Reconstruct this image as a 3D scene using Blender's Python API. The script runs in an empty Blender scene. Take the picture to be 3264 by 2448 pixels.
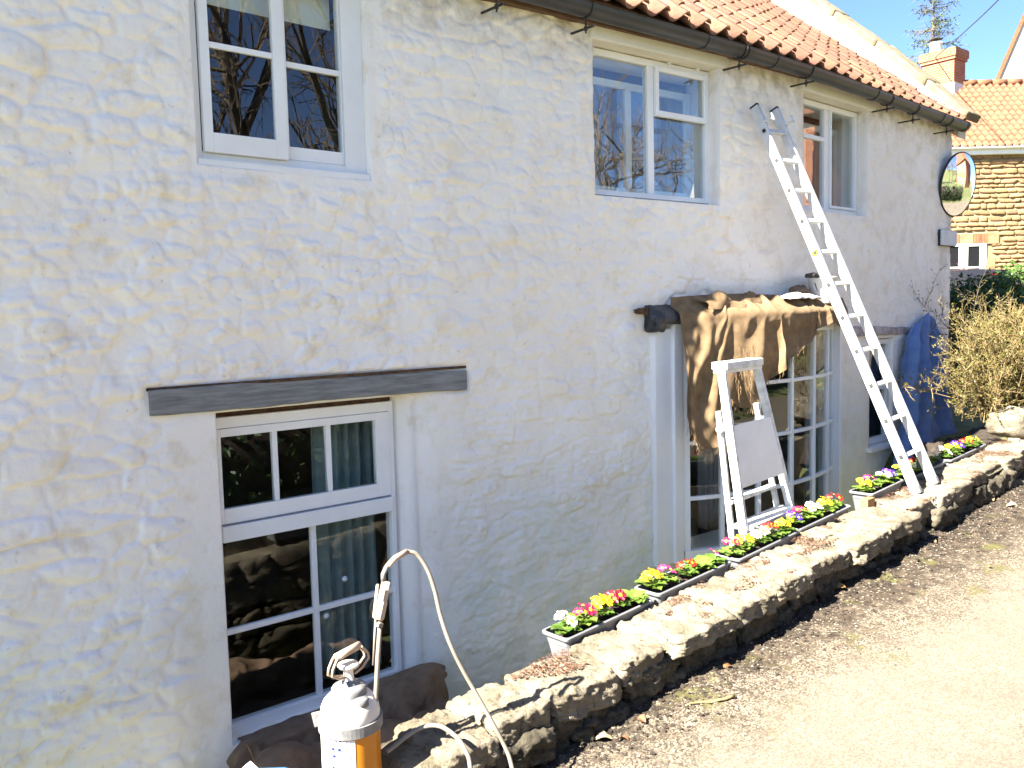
import bpy, bmesh, math, random
import numpy as np
from mathutils import Vector, Matrix, Quaternion, noise as _mn
R = math.radians
random.seed(7); rng = np.random.default_rng(7)
scn = bpy.context.scene
col = scn.collection

# ------------------------------------------------------------------ camera, sky, sun, exposure
CW, CH, CF = 3264., 2448., 2735.
CAM = np.array([0., -4.1, 1.6])
PITCH, ROLL, YAW = R(4.6), R(-1.4), R(41.7)
FWD = np.array([math.sin(YAW)*math.cos(PITCH), math.cos(YAW)*math.cos(PITCH), -math.sin(PITCH)])
FH = np.array([math.sin(YAW), math.cos(YAW), 0.])
R0 = np.array([math.cos(YAW), -math.sin(YAW), 0.])
U0 = np.cross(R0, FWD)
RT = R0*math.cos(ROLL)+U0*math.sin(ROLL)
UP = U0*math.cos(ROLL)-R0*math.sin(ROLL)
cd = bpy.data.cameras.new('camera'); cam = bpy.data.objects.new('camera', cd); col.objects.link(cam)
cd.sensor_width = 36; cd.lens = 36*CF/CW; cd.clip_start = .05; cd.clip_end = 3000
m = Matrix.Identity(4)
for i in range(3):
    m[i][0] = RT[i]; m[i][1] = UP[i]; m[i][2] = -FWD[i]; m[i][3] = CAM[i]
cam.matrix_world = m
scn.camera = cam
SUN_EL, SUN_PHI = R(41), R(4.5)          # sun to the left (-x), a touch behind the house front
SD = Vector((-math.cos(SUN_EL)*math.cos(SUN_PHI), math.cos(SUN_EL)*math.sin(SUN_PHI), math.sin(SUN_EL)))
w = bpy.data.worlds.new('World'); scn.world = w; w.use_nodes = True
wn = w.node_tree; bg = wn.nodes['Background']
sky = wn.nodes.new('ShaderNodeTexSky'); sky.sky_type = 'NISHITA'; sky.sun_disc = False
sky.sun_elevation = SUN_EL; sky.sun_rotation = math.atan2(SD.x, SD.y)
sky.altitude = 500; sky.air_density = .5; sky.dust_density = .5; sky.ozone_density = 4.5
wn.links.new(sky.outputs[0], bg.inputs[0]); bg.inputs[1].default_value = .055
sl = bpy.data.lights.new('sun', 'SUN'); sl.energy = 4.5; sl.angle = R(.53); sl.color = (1, .94, .84)
so = bpy.data.objects.new('sun', sl); col.objects.link(so)
so.rotation_euler = SD.to_track_quat('Z', 'Y').to_euler(); so.location = (-20, 0, 20)
scn.view_settings.view_transform = 'Standard'; scn.view_settings.look = 'None'
scn.view_settings.gamma = 1; scn.view_settings.exposure = 3.13
scn.render.resolution_x = 1024; scn.render.resolution_y = 768
scn.cycles.max_bounces = 10; scn.cycles.transparent_max_bounces = 16
scn.cycles.use_denoising = True

# ------------------------------------------------------------------ pixel of the photograph -> point in the place
def ray(px, py): return FWD + RT*(px-CW/2)/CF - UP*(py-CH/2)/CF
def at_y(px, py, Y): d = ray(px, py); return CAM+d*(Y-CAM[1])/d[1]
def at_x(px, py, X): d = ray(px, py); return CAM+d*X/d[0]
def at_z(px, py, Z): d = ray(px, py); return CAM+d*(Z-CAM[2])/d[2]
def at_d(px, py, D): d = ray(px, py); return CAM+d*D/(d@FH)
def proj(P):
    v = np.asarray(P, float)-CAM; z = v@FWD
    return CW/2+CF*(v@RT)/z, CH/2-CF*(v@UP)/z, z

# ------------------------------------------------------------------ noise
def _h(i, j, k):
    n = (i.astype(np.int64)*374761393+j.astype(np.int64)*668265263+k.astype(np.int64)*1274126177) & 0xffffffff
    n = ((n ^ (n >> 13))*1103515245) & 0xffffffff
    n = ((n ^ (n >> 16))*2246822519) & 0xffffffff
    return ((n ^ (n >> 15)) & 0xffffff)/float(0x7fffff)-1.
def vn(x, y, z=0.):
    x, y, z = np.broadcast_arrays(np.asarray(x, float), np.asarray(y, float), np.asarray(z, float))
    i, j, k = np.floor(x), np.floor(y), np.floor(z); a, b, c = x-i, y-j, z-k
    a, b, c = a*a*(3-2*a), b*b*(3-2*b), c*c*(3-2*c)
    def L(dj, dk): return _h(i, j+dj, k+dk)*(1-a)+_h(i+1, j+dj, k+dk)*a
    return (L(0, 0)*(1-b)+L(1, 0)*b)*(1-c)+(L(0, 1)*(1-b)+L(1, 1)*b)*c
def sn(x, y, z=0.): return _mn.noise((float(x), float(y), float(z)+.37))*1.2
def fbm(x, y, z=0., o=4, g=.5):
    s = 0; a = 1; t = 0
    for q in range(o):
        f = 2.03**q; s = s+a*vn(x*f+q*7.1, y*f+q*3.3, z*f+q*5.7) if not np.isscalar(z) else s+a*vn(x*f+q*7.1, y*f+q*3.3, z*f+q*5.7); t += a; a *= g
    return s/t
def sst(e0, e1, x): t = np.clip((x-e0)/(e1-e0), 0, 1); return t*t*(3-2*t)

# ------------------------------------------------------------------ materials
MATS = {}
def mat(name, c1, c2=None, rough=.75, scale=6., bump=0., bscale=60., metal=0., spec=.4, detail=6., rnd=0., trans=0., sss=0., stretch=None, contrast=(.35, .65)):
    if name in MATS: return MATS[name]
    M = bpy.data.materials.new(name); M.use_nodes = True; nt = M.node_tree; N = nt.nodes; L = nt.links
    b = N['Principled BSDF']; b.inputs['Roughness'].default_value = rough; b.inputs['Metallic'].default_value = metal
    b.inputs['Specular IOR Level'].default_value = spec
    tc = N.new('ShaderNodeTexCoord'); src = tc.outputs['Object']
    if stretch:
        mp = N.new('ShaderNodeMapping'); mp.inputs['Scale'].default_value = stretch; L.new(src, mp.inputs[0]); src = mp.outputs[0]
    if c2 is None: c2 = tuple(min(1, v*1.15) for v in c1)
    nz = N.new('ShaderNodeTexNoise'); nz.inputs['Scale'].default_value = scale; nz.inputs['Detail'].default_value = detail; nz.inputs['Roughness'].default_value = .6
    L.new(src, nz.inputs['Vector'])
    rp = N.new('ShaderNodeValToRGB'); e = rp.color_ramp.elements
    e[0].position = contrast[0]; e[1].position = contrast[1]; e[0].color = (*c1, 1); e[1].color = (*c2, 1)
    L.new(nz.outputs['Fac'], rp.inputs[0]); out = rp.outputs[0]
    if rnd:
        oi = N.new('ShaderNodeObjectInfo'); hs = N.new('ShaderNodeHueSaturation')
        mr = N.new('ShaderNodeMapRange'); mr.inputs[3].default_value = 1-rnd; mr.inputs[4].default_value = 1+rnd
        L.new(oi.outputs['Random'], mr.inputs[0]); L.new(mr.outputs[0], hs.inputs['Value']); L.new(out, hs.inputs['Color'])
        m2 = N.new('ShaderNodeMath'); m2.operation = 'MULTIPLY'; m2.inputs[1].default_value = 17.31; L.new(oi.outputs['Random'], m2.inputs[0])
        m3 = N.new('ShaderNodeMath'); m3.operation = 'FRACT'; L.new(m2.outputs[0], m3.inputs[0])
        mh = N.new('ShaderNodeMapRange'); mh.inputs[3].default_value = .5-rnd*.06; mh.inputs[4].default_value = .5+rnd*.06
        L.new(m3.outputs[0], mh.inputs[0]); L.new(mh.outputs[0], hs.inputs['Hue']); out = hs.outputs[0]
    L.new(out, b.inputs['Base Color'])
    if bump:
        n2 = N.new('ShaderNodeTexNoise'); n2.inputs['Scale'].default_value = bscale; n2.inputs['Detail'].default_value = 5
        L.new(src, n2.inputs['Vector']); bp = N.new('ShaderNodeBump'); bp.inputs['Strength'].default_value = min(1, bump); bp.inputs['Distance'].default_value = .006
        L.new(n2.outputs['Fac'], bp.inputs['Height']); L.new(bp.outputs[0], b.inputs['Normal'])
    if trans:
        tr = N.new('ShaderNodeBsdfTranslucent'); mx = N.new('ShaderNodeMixShader'); mx.inputs[0].default_value = trans
        L.new(out, tr.inputs[0]); L.new(b.outputs[0], mx.inputs[1]); L.new(tr.outputs[0], mx.inputs[2]); L.new(mx.outputs[0], N['Material Output'].inputs[0])
    MATS[name] = M; return M

def glass_mat(name, tint=(.9, .93, .92), ior=1.75, wav=.02, wscale=5.):
    M = bpy.data.materials.new(name); M.use_nodes = True; nt = M.node_tree; N = nt.nodes; L = nt.links
    N.remove(N['Principled BSDF'])
    tr = N.new('ShaderNodeBsdfTransparent'); tr.inputs[0].default_value = (*tint, 1)
    gl = N.new('ShaderNodeBsdfGlossy'); gl.inputs['Roughness'].default_value = .0; gl.inputs[0].default_value = (1, 1, 1, 1)
    tc = N.new('ShaderNodeTexCoord'); nz = N.new('ShaderNodeTexNoise'); nz.inputs['Scale'].default_value = wscale; nz.inputs['Detail'].default_value = 1
    L.new(tc.outputs['Object'], nz.inputs['Vector']); bp = N.new('ShaderNodeBump'); bp.inputs['Strength'].default_value = wav; bp.inputs['Distance'].default_value = .02
    L.new(nz.outputs['Fac'], bp.inputs['Height']); L.new(bp.outputs[0], gl.inputs['Normal'])
    fr = N.new('ShaderNodeFresnel'); fr.inputs['IOR'].default_value = ior
    ge = N.new('ShaderNodeNewGeometry'); inv = N.new('ShaderNodeMath'); inv.operation = 'SUBTRACT'; inv.inputs[0].default_value = 1
    L.new(ge.outputs['Backfacing'], inv.inputs[1]); mu = N.new('ShaderNodeMath'); mu.operation = 'MULTIPLY'
    L.new(fr.outputs[0], mu.inputs[0]); L.new(inv.outputs[0], mu.inputs[1])
    mx = N.new('ShaderNodeMixShader'); L.new(mu.outputs[0], mx.inputs[0]); L.new(tr.outputs[0], mx.inputs[1]); L.new(gl.outputs[0], mx.inputs[2])
    L.new(mx.outputs[0], N['Material Output'].inputs[0]); MATS[name] = M; return M

def node_mix(nt, fac, a, b):
    n = nt.nodes.new('ShaderNodeMix'); n.data_type = 'RGBA'
    if hasattr(fac, 'is_linked') or hasattr(fac, 'links'): nt.links.new(fac, n.inputs[0])
    else: n.inputs[0].default_value = fac
    for s, v in ((6, a), (7, b)):
        if isinstance(v, tuple): n.inputs[s].default_value = (*v, 1)
        else: nt.links.new(v, n.inputs[s])
    return n.outputs[2]
def node_noise(nt, src, scale, detail=5, lo=.4, hi=.6, stretch=None, rough=.6):
    if stretch:
        mp = nt.nodes.new('ShaderNodeMapping'); mp.inputs['Scale'].default_value = stretch; nt.links.new(src, mp.inputs[0]); src = mp.outputs[0]
    n = nt.nodes.new('ShaderNodeTexNoise'); n.inputs['Scale'].default_value = scale; n.inputs['Detail'].default_value = detail; n.inputs['Roughness'].default_value = rough
    nt.links.new(src, n.inputs['Vector'])
    r = nt.nodes.new('ShaderNodeMapRange'); r.inputs[1].default_value = lo; r.inputs[2].default_value = hi; nt.links.new(n.outputs['Fac'], r.inputs[0])
    return r.outputs[0]
def node_range(nt, src, a, b, c=0., d=1.):
    r = nt.nodes.new('ShaderNodeMapRange'); r.interpolation_type = 'SMOOTHSTEP'
    for i, v in ((1, a), (2, b), (3, c), (4, d)): r.inputs[i].default_value = v
    nt.links.new(src, r.inputs[0]); return r.outputs[0]
def node_math(nt, op, a, b):
    n = nt.nodes.new('ShaderNodeMath'); n.operation = op; n.use_clamp = op in ('ADD', 'SUBTRACT')
    for i, v in enumerate((a, b)):
        if isinstance(v, (int, float)): n.inputs[i].default_value = v
        else: nt.links.new(v, n.inputs[i])
    return n.outputs[0]

# ------------------------------------------------------------------ mesh helpers
WLOC = {}
def cross3(a, b): return np.array((a[1]*b[2]-a[2]*b[1], a[2]*b[0]-a[0]*b[2], a[0]*b[1]-a[1]*b[0]))
def norm3(a): return math.sqrt(a[0]*a[0]+a[1]*a[1]+a[2]*a[2])
class MB:
    def __init__(s): s.V = []; s.F = []
    def add(s, V, F):
        o = len(s.V); s.V += [tuple(map(float, v)) for v in V]; s.F += [tuple(int(i)+o for i in f) for f in F]; return s
    def box(s, a, b):
        x0, y0, z0 = a; x1, y1, z1 = b
        return s.hexa([(x0, y0, z0), (x1, y0, z0), (x1, y1, z0), (x0, y1, z0), (x0, y0, z1), (x1, y0, z1), (x1, y1, z1), (x0, y1, z1)])
    def hexa(s, c): return s.add(c, [(3, 2, 1, 0), (4, 5, 6, 7), (0, 1, 5, 4), (1, 2, 6, 5), (2, 3, 7, 6), (3, 0, 4, 7)])
    def bar(s, p, q, w, h, up=(0, 0, 1)):            # rectangular bar from p to q
        p, q = np.array(p, float), np.array(q, float); d = q-p; d /= np.linalg.norm(d)
        up = np.array(up, float); r = np.cross(d, up); r /= np.linalg.norm(r); u = np.cross(r, d)
        c = []
        for e in (p, q):
            for a, b in ((-1, -1), (1, -1), (1, 1), (-1, 1)): c.append(e+r*a*w/2+u*b*h/2)
        return s.hexa(c)
    def tube(s, P, rad, n=8, cap=True):
        P = [np.array(p, float) for p in P]; k = len(P)
        if np.isscalar(rad): rad = [rad]*k
        V = []; ref = np.array((0, 0, 1.)); prev = None
        for i in range(k):
            t = P[min(i+1, k-1)]-P[max(i-1, 0)]; t /= (norm3(t)+1e-9)
            if prev is None:
                a = cross3(t, ref if abs(t[2]) < .9 else np.array((1., 0, 0)))
            else: a = prev-t*(prev@t)
            a /= (norm3(a)+1e-9); prev = a; b = cross3(t, a)
            for j in range(n):
                th = 2*math.pi*j/n; V.append(P[i]+(a*math.cos(th)+b*math.sin(th))*rad[i])
        F = [(i*n+j, i*n+(j+1) % n, (i+1)*n+(j+1) % n, (i+1)*n+j) for i in range(k-1) for j in range(n)]
        if cap: F += [tuple(range(n-1, -1, -1)), tuple((k-1)*n+j for j in range(n))]
        return s.add(V, F)
    def lathe(s, prof, c=(0, 0, 0), n=24, a0=0, a1=2*math.pi, M=None):
        full = abs(a1-a0-2*math.pi) < 1e-6; m_ = n if full else n+1; V = []
        for r, z in prof:
            for j in range(m_):
                th = a0+(a1-a0)*j/n; p = np.array((r*math.cos(th), r*math.sin(th), z))
                if M is not None: p = M@p
                V.append(p+np.array(c))
        F = []
        for i in range(len(prof)-1):
            for j in range(n):
                j2 = (j+1) % m_; F.append((i*m_+j, i*m_+j2, (i+1)*m_+j2, (i+1)*m_+j))
        return s.add(V, F)
    def grid(s, P):                                   # P[i][j] points
        a, b = len(P), len(P[0]); V = [p for r in P for p in r]
        return s.add(V, [(i*b+j, i*b+j+1, (i+1)*b+j+1, (i+1)*b+j) for i in range(a-1) for j in range(b-1)])
    def build(s, name, mt, parent=None, **k): return mk(name, s.V, s.F, mt, parent, **k)

def finish(o, parent, loc):
    col.objects.link(o)
    if parent is not None:
        o.parent = parent; o.matrix_parent_inverse = Matrix.Translation(-Vector(WLOC[parent.name]))
    o.location = loc; WLOC[o.name] = tuple(loc)
    return o
def mk(name, V, F, mt, parent=None, loc=None, smooth=False, bevel=0., solid=0., weld=False, fixn=False):
    loc = (0, 0, 0) if loc is None else tuple(float(v) for v in loc)
    V = np.asarray(V, float)-np.array(loc)
    me = bpy.data.meshes.new(name); me.from_pydata(V.tolist(), [], F)
    me.materials.append(mt if not isinstance(mt, str) else MATS[mt])
    if bevel or weld or fixn:
        bm = bmesh.new(); bm.from_mesh(me)
        if weld: bmesh.ops.remove_doubles(bm, verts=bm.verts, dist=1e-4)
        if fixn: bmesh.ops.recalc_face_normals(bm, faces=bm.faces)
        if bevel:
            es = [e for e in bm.edges if len(e.link_faces) == 2 and e.calc_face_angle(0) > .5]
            bmesh.ops.bevel(bm, geom=es, offset=bevel, segments=2, affect='EDGES', profile=.6, clamp_overlap=True)
        bm.to_mesh(me); bm.free()
    if smooth: me.polygons.foreach_set('use_smooth', [True]*len(me.polygons))
    o = bpy.data.objects.new(name, me); finish(o, parent, loc)
    if solid:
        md = o.modifiers.new('solid', 'SOLIDIFY'); md.thickness = solid; md.offset = 0
    return o
def empty(name, loc):
    o = bpy.data.objects.new(name, None); o.empty_display_size = .1
    return finish(o, None, tuple(float(v) for v in loc))
def tag(o, label, cat, group=None):
    o['label'] = label; o['category'] = cat
    if group: o['group'] = group
    return o
def inst(name, me, parent, M):
    """one piece that shares mesh data: world matrix M"""
    o = bpy.data.objects.new(name, me); col.objects.link(o)
    if parent is not None:
        o.parent = parent; o.matrix_parent_inverse = Matrix.Translation(-Vector(WLOC[parent.name]))
    o.matrix_basis = M; WLOC[o.name] = tuple(M.translation); return o
def basis(o, x, y, z):
    return Matrix(((x[0], y[0], z[0], o[0]), (x[1], y[1], z[1], o[1]), (x[2], y[2], z[2], o[2]), (0, 0, 0, 1)))
def unit(v): v = np.array(v, float); return v/math.sqrt(float(v@v))

_cub = {}
def cube_template(n):
    if n not in _cub:
        bm = bmesh.new(); bmesh.ops.create_cube(bm, size=2)
        if n > 1: bmesh.ops.subdivide_edges(bm, edges=bm.edges, cuts=n-1, use_grid_fill=True)
        bm.verts.ensure_lookup_table()
        _cub[n] = (np.array([v.co[:] for v in bm.verts]), [tuple(v.index for v in f.verts) for f in bm.faces]); bm.free()
    return _cub[n]
def rock(c, half, seed, n=8, rough=.12, p=5., freq=3.):
    """an irregular stone: rounded block with chipped, stepped, noisy faces"""
    V, F = cube_template(n); V = V.copy(); half = np.array(half, float)
    q = (np.abs(V)**p).sum(1)**(1/p); V = V/q[:, None]
    s = seed*13.37; W = V*half/half.mean()*1.1
    lo = fbm(W[:, 0]*freq*.45+s, W[:, 1]*freq*.45-s, W[:, 2]*freq*.45+s*.7, 2)
    rd = 1-2*np.abs(fbm(W[:, 0]*freq+s*2, W[:, 1]*freq, W[:, 2]*freq-s, 3))
    stp = fbm(W[:, 0]*freq*.9-s, W[:, 1]*freq*.9+s, W[:, 2]*freq*1.6, 3); stp = np.floor(stp*5)/5*.6+stp*.4
    hi = fbm(W[:, 0]*freq*4+s, W[:, 1]*freq*4, W[:, 2]*freq*4, 3) if n > 9 else 0.
    k = (lo*1.2+rd*.35+stp*1.0+hi*.45)*rough*half.mean()
    nv = np.abs(V)**(p-1)*np.sign(V); nv /= np.linalg.norm(nv, axis=1)[:, None]+1e-9
    out = V*half; out[:, 0] += out[:, 2]*.25*math.sin(s*3); out[:, 2] += out[:, 0]*.06*math.sin(s*5)
    return out+nv*k[:, None]*1.4+np.array(c), F

# ------------------------------------------------------------------ house front: plan line g(x)
_gx = np.linspace(-8, 14, 2201)
_gy = np.interp(_gx, [-8, 2.15, 3.09, 5.64, 6.72, 14], [0, 0, -.04, -.282, -.336, -.336])
_kn = np.exp(-np.linspace(-2.5, 2.5, 61)**2); _kn /= _kn.sum()
_gy = np.convolve(np.pad(_gy, 30, mode='edge'), _kn, 'valid')
def g(x): return np.interp(x, _gx, _gy)
def on_wall(px, py, off=0.):
    d = ray(px, py); t = 5.
    for _ in range(120):
        p = CAM+d*t; t += (g(p[0])+off-p[1])/d[1]*.7
    return CAM+d*t
def ztop(x): return .10+.06*(x-2)                      # top of the low stone wall beside the lane
def zroad(x): return ztop(np.clip(x, -14, 26))-.25

# ------------------------------------------------------------------ material library
mat('white_paint', (.76, .75, .73), (.83, .82, .80), rough=.45, scale=3, bump=.25, bscale=45)
mat('cream_paint', (.70, .66, .55), (.76, .72, .62), rough=.6, scale=4, bump=.3, bscale=40)
mat('old_white', (.66, .65, .62), (.80, .79, .76), rough=.6, scale=9, bump=.3, bscale=60)
mat('oak', (.125, .124, .122), (.27, .266, .262), rough=.85, scale=5, bump=.9, bscale=16, stretch=(1, 9, 9), contrast=(.3, .7))
mat('gutter_black', (.022, .022, .024), (.04, .04, .042), rough=.38, scale=5, spec=.5, bump=.1)
mat('iron', (.02, .02, .02), (.05, .04, .035), rough=.6, scale=30)
mat('fascia', (.09, .045, .025), (.16, .09, .055), rough=.8, scale=8, bump=.5, stretch=(1, 6, 6))
mat('clay_tile', (.215, .098, .058), (.32, .168, .108), rough=.85, scale=9, bump=.5, bscale=70, rnd=.17, contrast=(.3, .72))
mat('clay_tile_far', (.15, .056, .027), (.215, .092, .047), rough=.85, scale=6, bump=.3, bscale=40, rnd=.10)
mat('lead_white', (.42, .42, .42), (.58, .57, .55), rough=.6, scale=4, bump=.2)
mat('coping', (.12, .095, .055), (.20, .162, .10), rough=.95, scale=9, bump=.8, bscale=60)
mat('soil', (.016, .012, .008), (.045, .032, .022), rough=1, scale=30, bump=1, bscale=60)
mat('litter', (.06, .026, .013), (.13, .06, .032), rough=.95, scale=40)
mat('plastic_grey', (.13, .133, .14), (.165, .168, .175), rough=.45, scale=3)
mat('leaf_lime', (.095, .175, .018), (.175, .27, .045), rough=.5, scale=30, bump=.5, bscale=150, trans=.3)
mat('leaf_mid', (.06, .125, .014), (.115, .195, .03), rough=.5, scale=30, bump=.5, bscale=150, trans=.3)
mat('petal_yellow', (.62, .44, .008), (.70, .54, .02), rough=.5, scale=20, trans=.25)
mat('petal_crimson', (.30, .006, .04), (.42, .015, .08), rough=.5, scale=20, trans=.2)
mat('petal_burgundy', (.10, .005, .014), (.22, .012, .03), rough=.5, scale=40, trans=.2)
mat('petal_red', (.42, .008, .006), (.55, .02, .01), rough=.5, scale=20, trans=.2)
mat('petal_pink', (.40, .015, .13), (.5, .04, .2), rough=.5, scale=20, trans=.2)
mat('petal_purple', (.055, .012, .28), (.10, .03, .4), rough=.5, scale=20, trans=.2)
mat('petal_white', (.60, .58, .46), (.68, .66, .56), rough=.5, scale=20, trans=.25)
mat('flower_eye', (.85, .55, .01), (.9, .68, .03), rough=.5)
mat('aluminium', (.55, .55, .54), (.66, .66, .65), rough=.42, metal=.35, scale=12, bump=.05, bscale=90)
mat('rubber', (.02, .02, .02), (.035, .035, .035), rough=.7)
mat('paint_splash', (.42, .42, .41), (.74, .74, .72), rough=.55, scale=14, bump=.2)
mat('burlap', (.155, .098, .048), (.27, .18, .095), rough=.95, scale=14, bump=.9, bscale=420, trans=.08, contrast=(.3, .7))
mat('burlap_dark', (.145, .094, .056), (.24, .165, .105), rough=.95, scale=10, bump=.9, bscale=420, contrast=(.3, .7))
mat('tarp_blue', (.085, .16, .34), (.135, .225, .42), rough=.55, scale=7, bump=.3, bscale=30)
mat('black_lead', (.018, .018, .02), (.05, .05, .052), rough=.45, scale=9, bump=.5, bscale=30)
mat('rotten_wood_and_shade', (.05, .025, .013), (.12, .065, .035), rough=.95, scale=20, bump=.8)  # rotten batten, and the dark strips that stand for shaded gaps
mat('plaque', (.50, .50, .48), (.58, .58, .56), rough=.5, scale=8)
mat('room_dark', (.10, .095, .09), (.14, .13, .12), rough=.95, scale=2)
mat('room_light', (.5, .48, .45), (.56, .54, .5), rough=.95, scale=2)
mat('curtain_green', (.22, .27, .25), (.30, .35, .33), rough=.95, scale=10)
mat('curtain_grey', (.30, .29, .28), (.38, .37, .36), rough=.95, scale=10)
mat('sprayer_cream', (.66, .60, .53), (.72, .66, .60), rough=.4, scale=4, trans=.15)
mat('sprayer_orange', (.50, .165, .006), (.56, .21, .01), rough=.35, scale=4, trans=.1)
mat('sprayer_grey', (.11, .11, .11), (.20, .197, .193), rough=.55, scale=18)
mat('label_white', (.66, .66, .65), (.72, .72, .71), rough=.5)
mat('label_blue', (.004, .014, .10), (.006, .02, .13), rough=.5)
mat('label_purple', (.03, .02, .14), (.04, .025, .17), rough=.5)
mat('handle_tan', (.34, .24, .165), (.46, .35, .26), rough=.6, scale=30)
mat('hose', (.17, .145, .11), (.23, .20, .16), rough=.5, scale=14)
mat('wood_block', (.22, .11, .045), (.30, .17, .075), rough=.8, scale=20, stretch=(1, 8, 8))
mat('bark', (.09, .07, .05), (.17, .135, .10), rough=.95, scale=12, bump=.8)
mat('twig_pale', (.145, .10, .043), (.25, .18, .082), rough=.8, scale=6)
mat('shrub_leaf', (.07, .068, .014), (.155, .138, .03), rough=.6, scale=8, trans=.3)
mat('hedge_leaf', (.018, .045, .012), (.06, .12, .03), rough=.5, scale=5, trans=.2)
mat('ivy_leaf', (.04, .09, .02), (.10, .18, .04), rough=.45, scale=5, trans=.2)
mat('conifer', (.03, .06, .03), (.09, .13, .06), rough=.8, scale=5)
mat('rubble_far', (.175, .10, .047), (.30, .20, .10), rough=.95, scale=5, bump=.8, bscale=18, rnd=.2)
mat('rubble_mortar', (.18, .132, .073), (.23, .178, .107), rough=.95, scale=10, bump=.4, bscale=30)
mat('brick', (.22, .065, .03), (.29, .105, .05), rough=.9, scale=8, bump=.4, bscale=40, rnd=.2)
mat('brick_mortar', (.42, .34, .25), (.5, .42, .33), rough=.95, scale=20)
mat('car_dark', (.012, .012, .014), (.016, .016, .018), rough=.35, spec=.25)
mat('car_glass', (.01, .012, .014), (.012, .014, .016), rough=.06, spec=.7)
mat('red_lamp', (.45, .02, .015), (.5, .03, .02), rough=.25)
mat('render_white', (.5, .46, .38), (.56, .52, .44), rough=.9, scale=3)
mat('dead_leaf', (.13, .055, .02), (.22, .10, .04), rough=.8, scale=40, rnd=.25)
mat('dead_leaf_pale', (.26, .19, .09), (.34, .26, .15), rough=.8, scale=40)
mat('pebble', (.08, .065, .048), (.26, .22, .165), rough=.9, scale=60, contrast=(.3, .7))
mat('grass_bank', (.05, .07, .02), (.13, .13, .05), rough=1, scale=3, bump=1, bscale=20)
mat('moss', (.10, .13, .02), (.18, .20, .04), rough=1, scale=60, bump=1, bscale=200)
mat('bag_white', (.72, .75, .78), (.82, .84, .86), rough=.5, scale=6)
mat('bag_blue', (.06, .22, .42), (.09, .28, .5), rough=.5, scale=6)
mat('pipe_clay', (.62, .50, .38), (.7, .58, .46), rough=.8)
glass_mat('old_glass', ior=2.3, wav=.02); glass_mat('sash_glass', ior=1.8, wav=.035, wscale=3.); glass_mat('bay_glass', ior=1.75, wav=.04, wscale=3.)
mm = bpy.data.materials.new('mirror_face'); mm.use_nodes = True
mm.node_tree.nodes['Principled BSDF'].inputs['Metallic'].default_value = 1
mm.node_tree.nodes['Principled BSDF'].inputs['Roughness'].default_value = .015
mm.node_tree.nodes['Principled BSDF'].inputs['Base Color'].default_value = (.86, .87, .87, 1); MATS['mirror_face'] = mm

def stone_mat(name, pale, mid_c, dark, k):
    M = bpy.data.materials.new(name); M.use_nodes = True; nt = M.node_tree; N = nt.nodes; L = nt.links; b = N['Principled BSDF']
    b.inputs['Roughness'].default_value = .95; b.inputs['Specular IOR Level'].default_value = .15
    src = N.new('ShaderNodeTexCoord').outputs['Object']
    c = node_mix(nt, node_noise(nt, src, 7, 8, .38, .60), mid_c, pale)
    c = node_mix(nt, node_math(nt, 'MULTIPLY', node_noise(nt, src, 3.1, 8, .50, .66), k), c, dark)
    c = node_mix(nt, node_math(nt, 'MULTIPLY', node_noise(nt, src, 45, 6, .56, .66), .7), c, dark)
    L.new(c, b.inputs['Base Color'])
    n1 = N.new('ShaderNodeTexNoise'); n1.inputs['Scale'].default_value = 24; n1.inputs['Detail'].default_value = 10; n1.inputs['Roughness'].default_value = .72; L.new(src, n1.inputs['Vector'])
    bp = N.new('ShaderNodeBump'); bp.inputs['Strength'].default_value = 1; bp.inputs['Distance'].default_value = .030
    L.new(n1.outputs['Fac'], bp.inputs['Height']); L.new(bp.outputs[0], b.inputs['Normal']); MATS[name] = M
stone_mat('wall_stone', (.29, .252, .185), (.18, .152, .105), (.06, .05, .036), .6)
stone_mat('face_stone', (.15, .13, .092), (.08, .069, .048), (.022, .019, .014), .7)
stone_mat('mortar', (.26, .222, .155), (.14, .117, .078), (.04, .033, .022), .6)

# limewashed rubble wall
M = bpy.data.materials.new('limewash'); M.use_nodes = True; nt = M.node_tree; N = nt.nodes; L = nt.links; b = N['Principled BSDF']
b.inputs['Roughness'].default_value = .8; b.inputs['Specular IOR Level'].default_value = .25
src = N.new('ShaderNodeTexCoord').outputs['Object']; sp = N.new('ShaderNodeSeparateXYZ'); L.new(src, sp.inputs[0])
c = node_mix(nt, node_noise(nt, src, 1.6, 6, .38, .62), (.84, .775, .695), (.875, .825, .755))
c = node_mix(nt, node_math(nt, 'MULTIPLY', node_noise(nt, src, 5.5, 7, .54, .66), .55), c, (.70, .59, .42))            # old ochre wash showing through
worn = node_math(nt, 'MULTIPLY', node_range(nt, sp.outputs[0], 4.6, 6.0), node_noise(nt, src, 7, 8, .50, .62))
c = node_mix(nt, node_math(nt, 'MULTIPLY', worn, .42), c, (.62, .50, .36))
c = node_mix(nt, node_math(nt, 'MULTIPLY', node_math(nt, 'MULTIPLY', node_range(nt, sp.outputs[0], 2.6, 3.4), node_noise(nt, src, 1.1, 4, .30, .60)), .55), c, (.81, .735, .63))
c = node_mix(nt, node_math(nt, 'MULTIPLY', node_noise(nt, src, 22, 4, .66, .74), .5), c, (.50, .44, .36))               # flecks
damp = node_math(nt, 'MULTIPLY', node_range(nt, sp.outputs[2], .75, -.35), node_noise(nt, src, 2.2, 7, .36, .62, (1, 1, .8)))
damp = node_math(nt, 'MULTIPLY', damp, node_range(nt, sp.outputs[0], 2.6, 3.3, .25, 1.))
c = node_mix(nt, node_math(nt, 'MULTIPLY', damp, .65), c, (.54, .62, .56))                                              # algae on the damp foot
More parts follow.
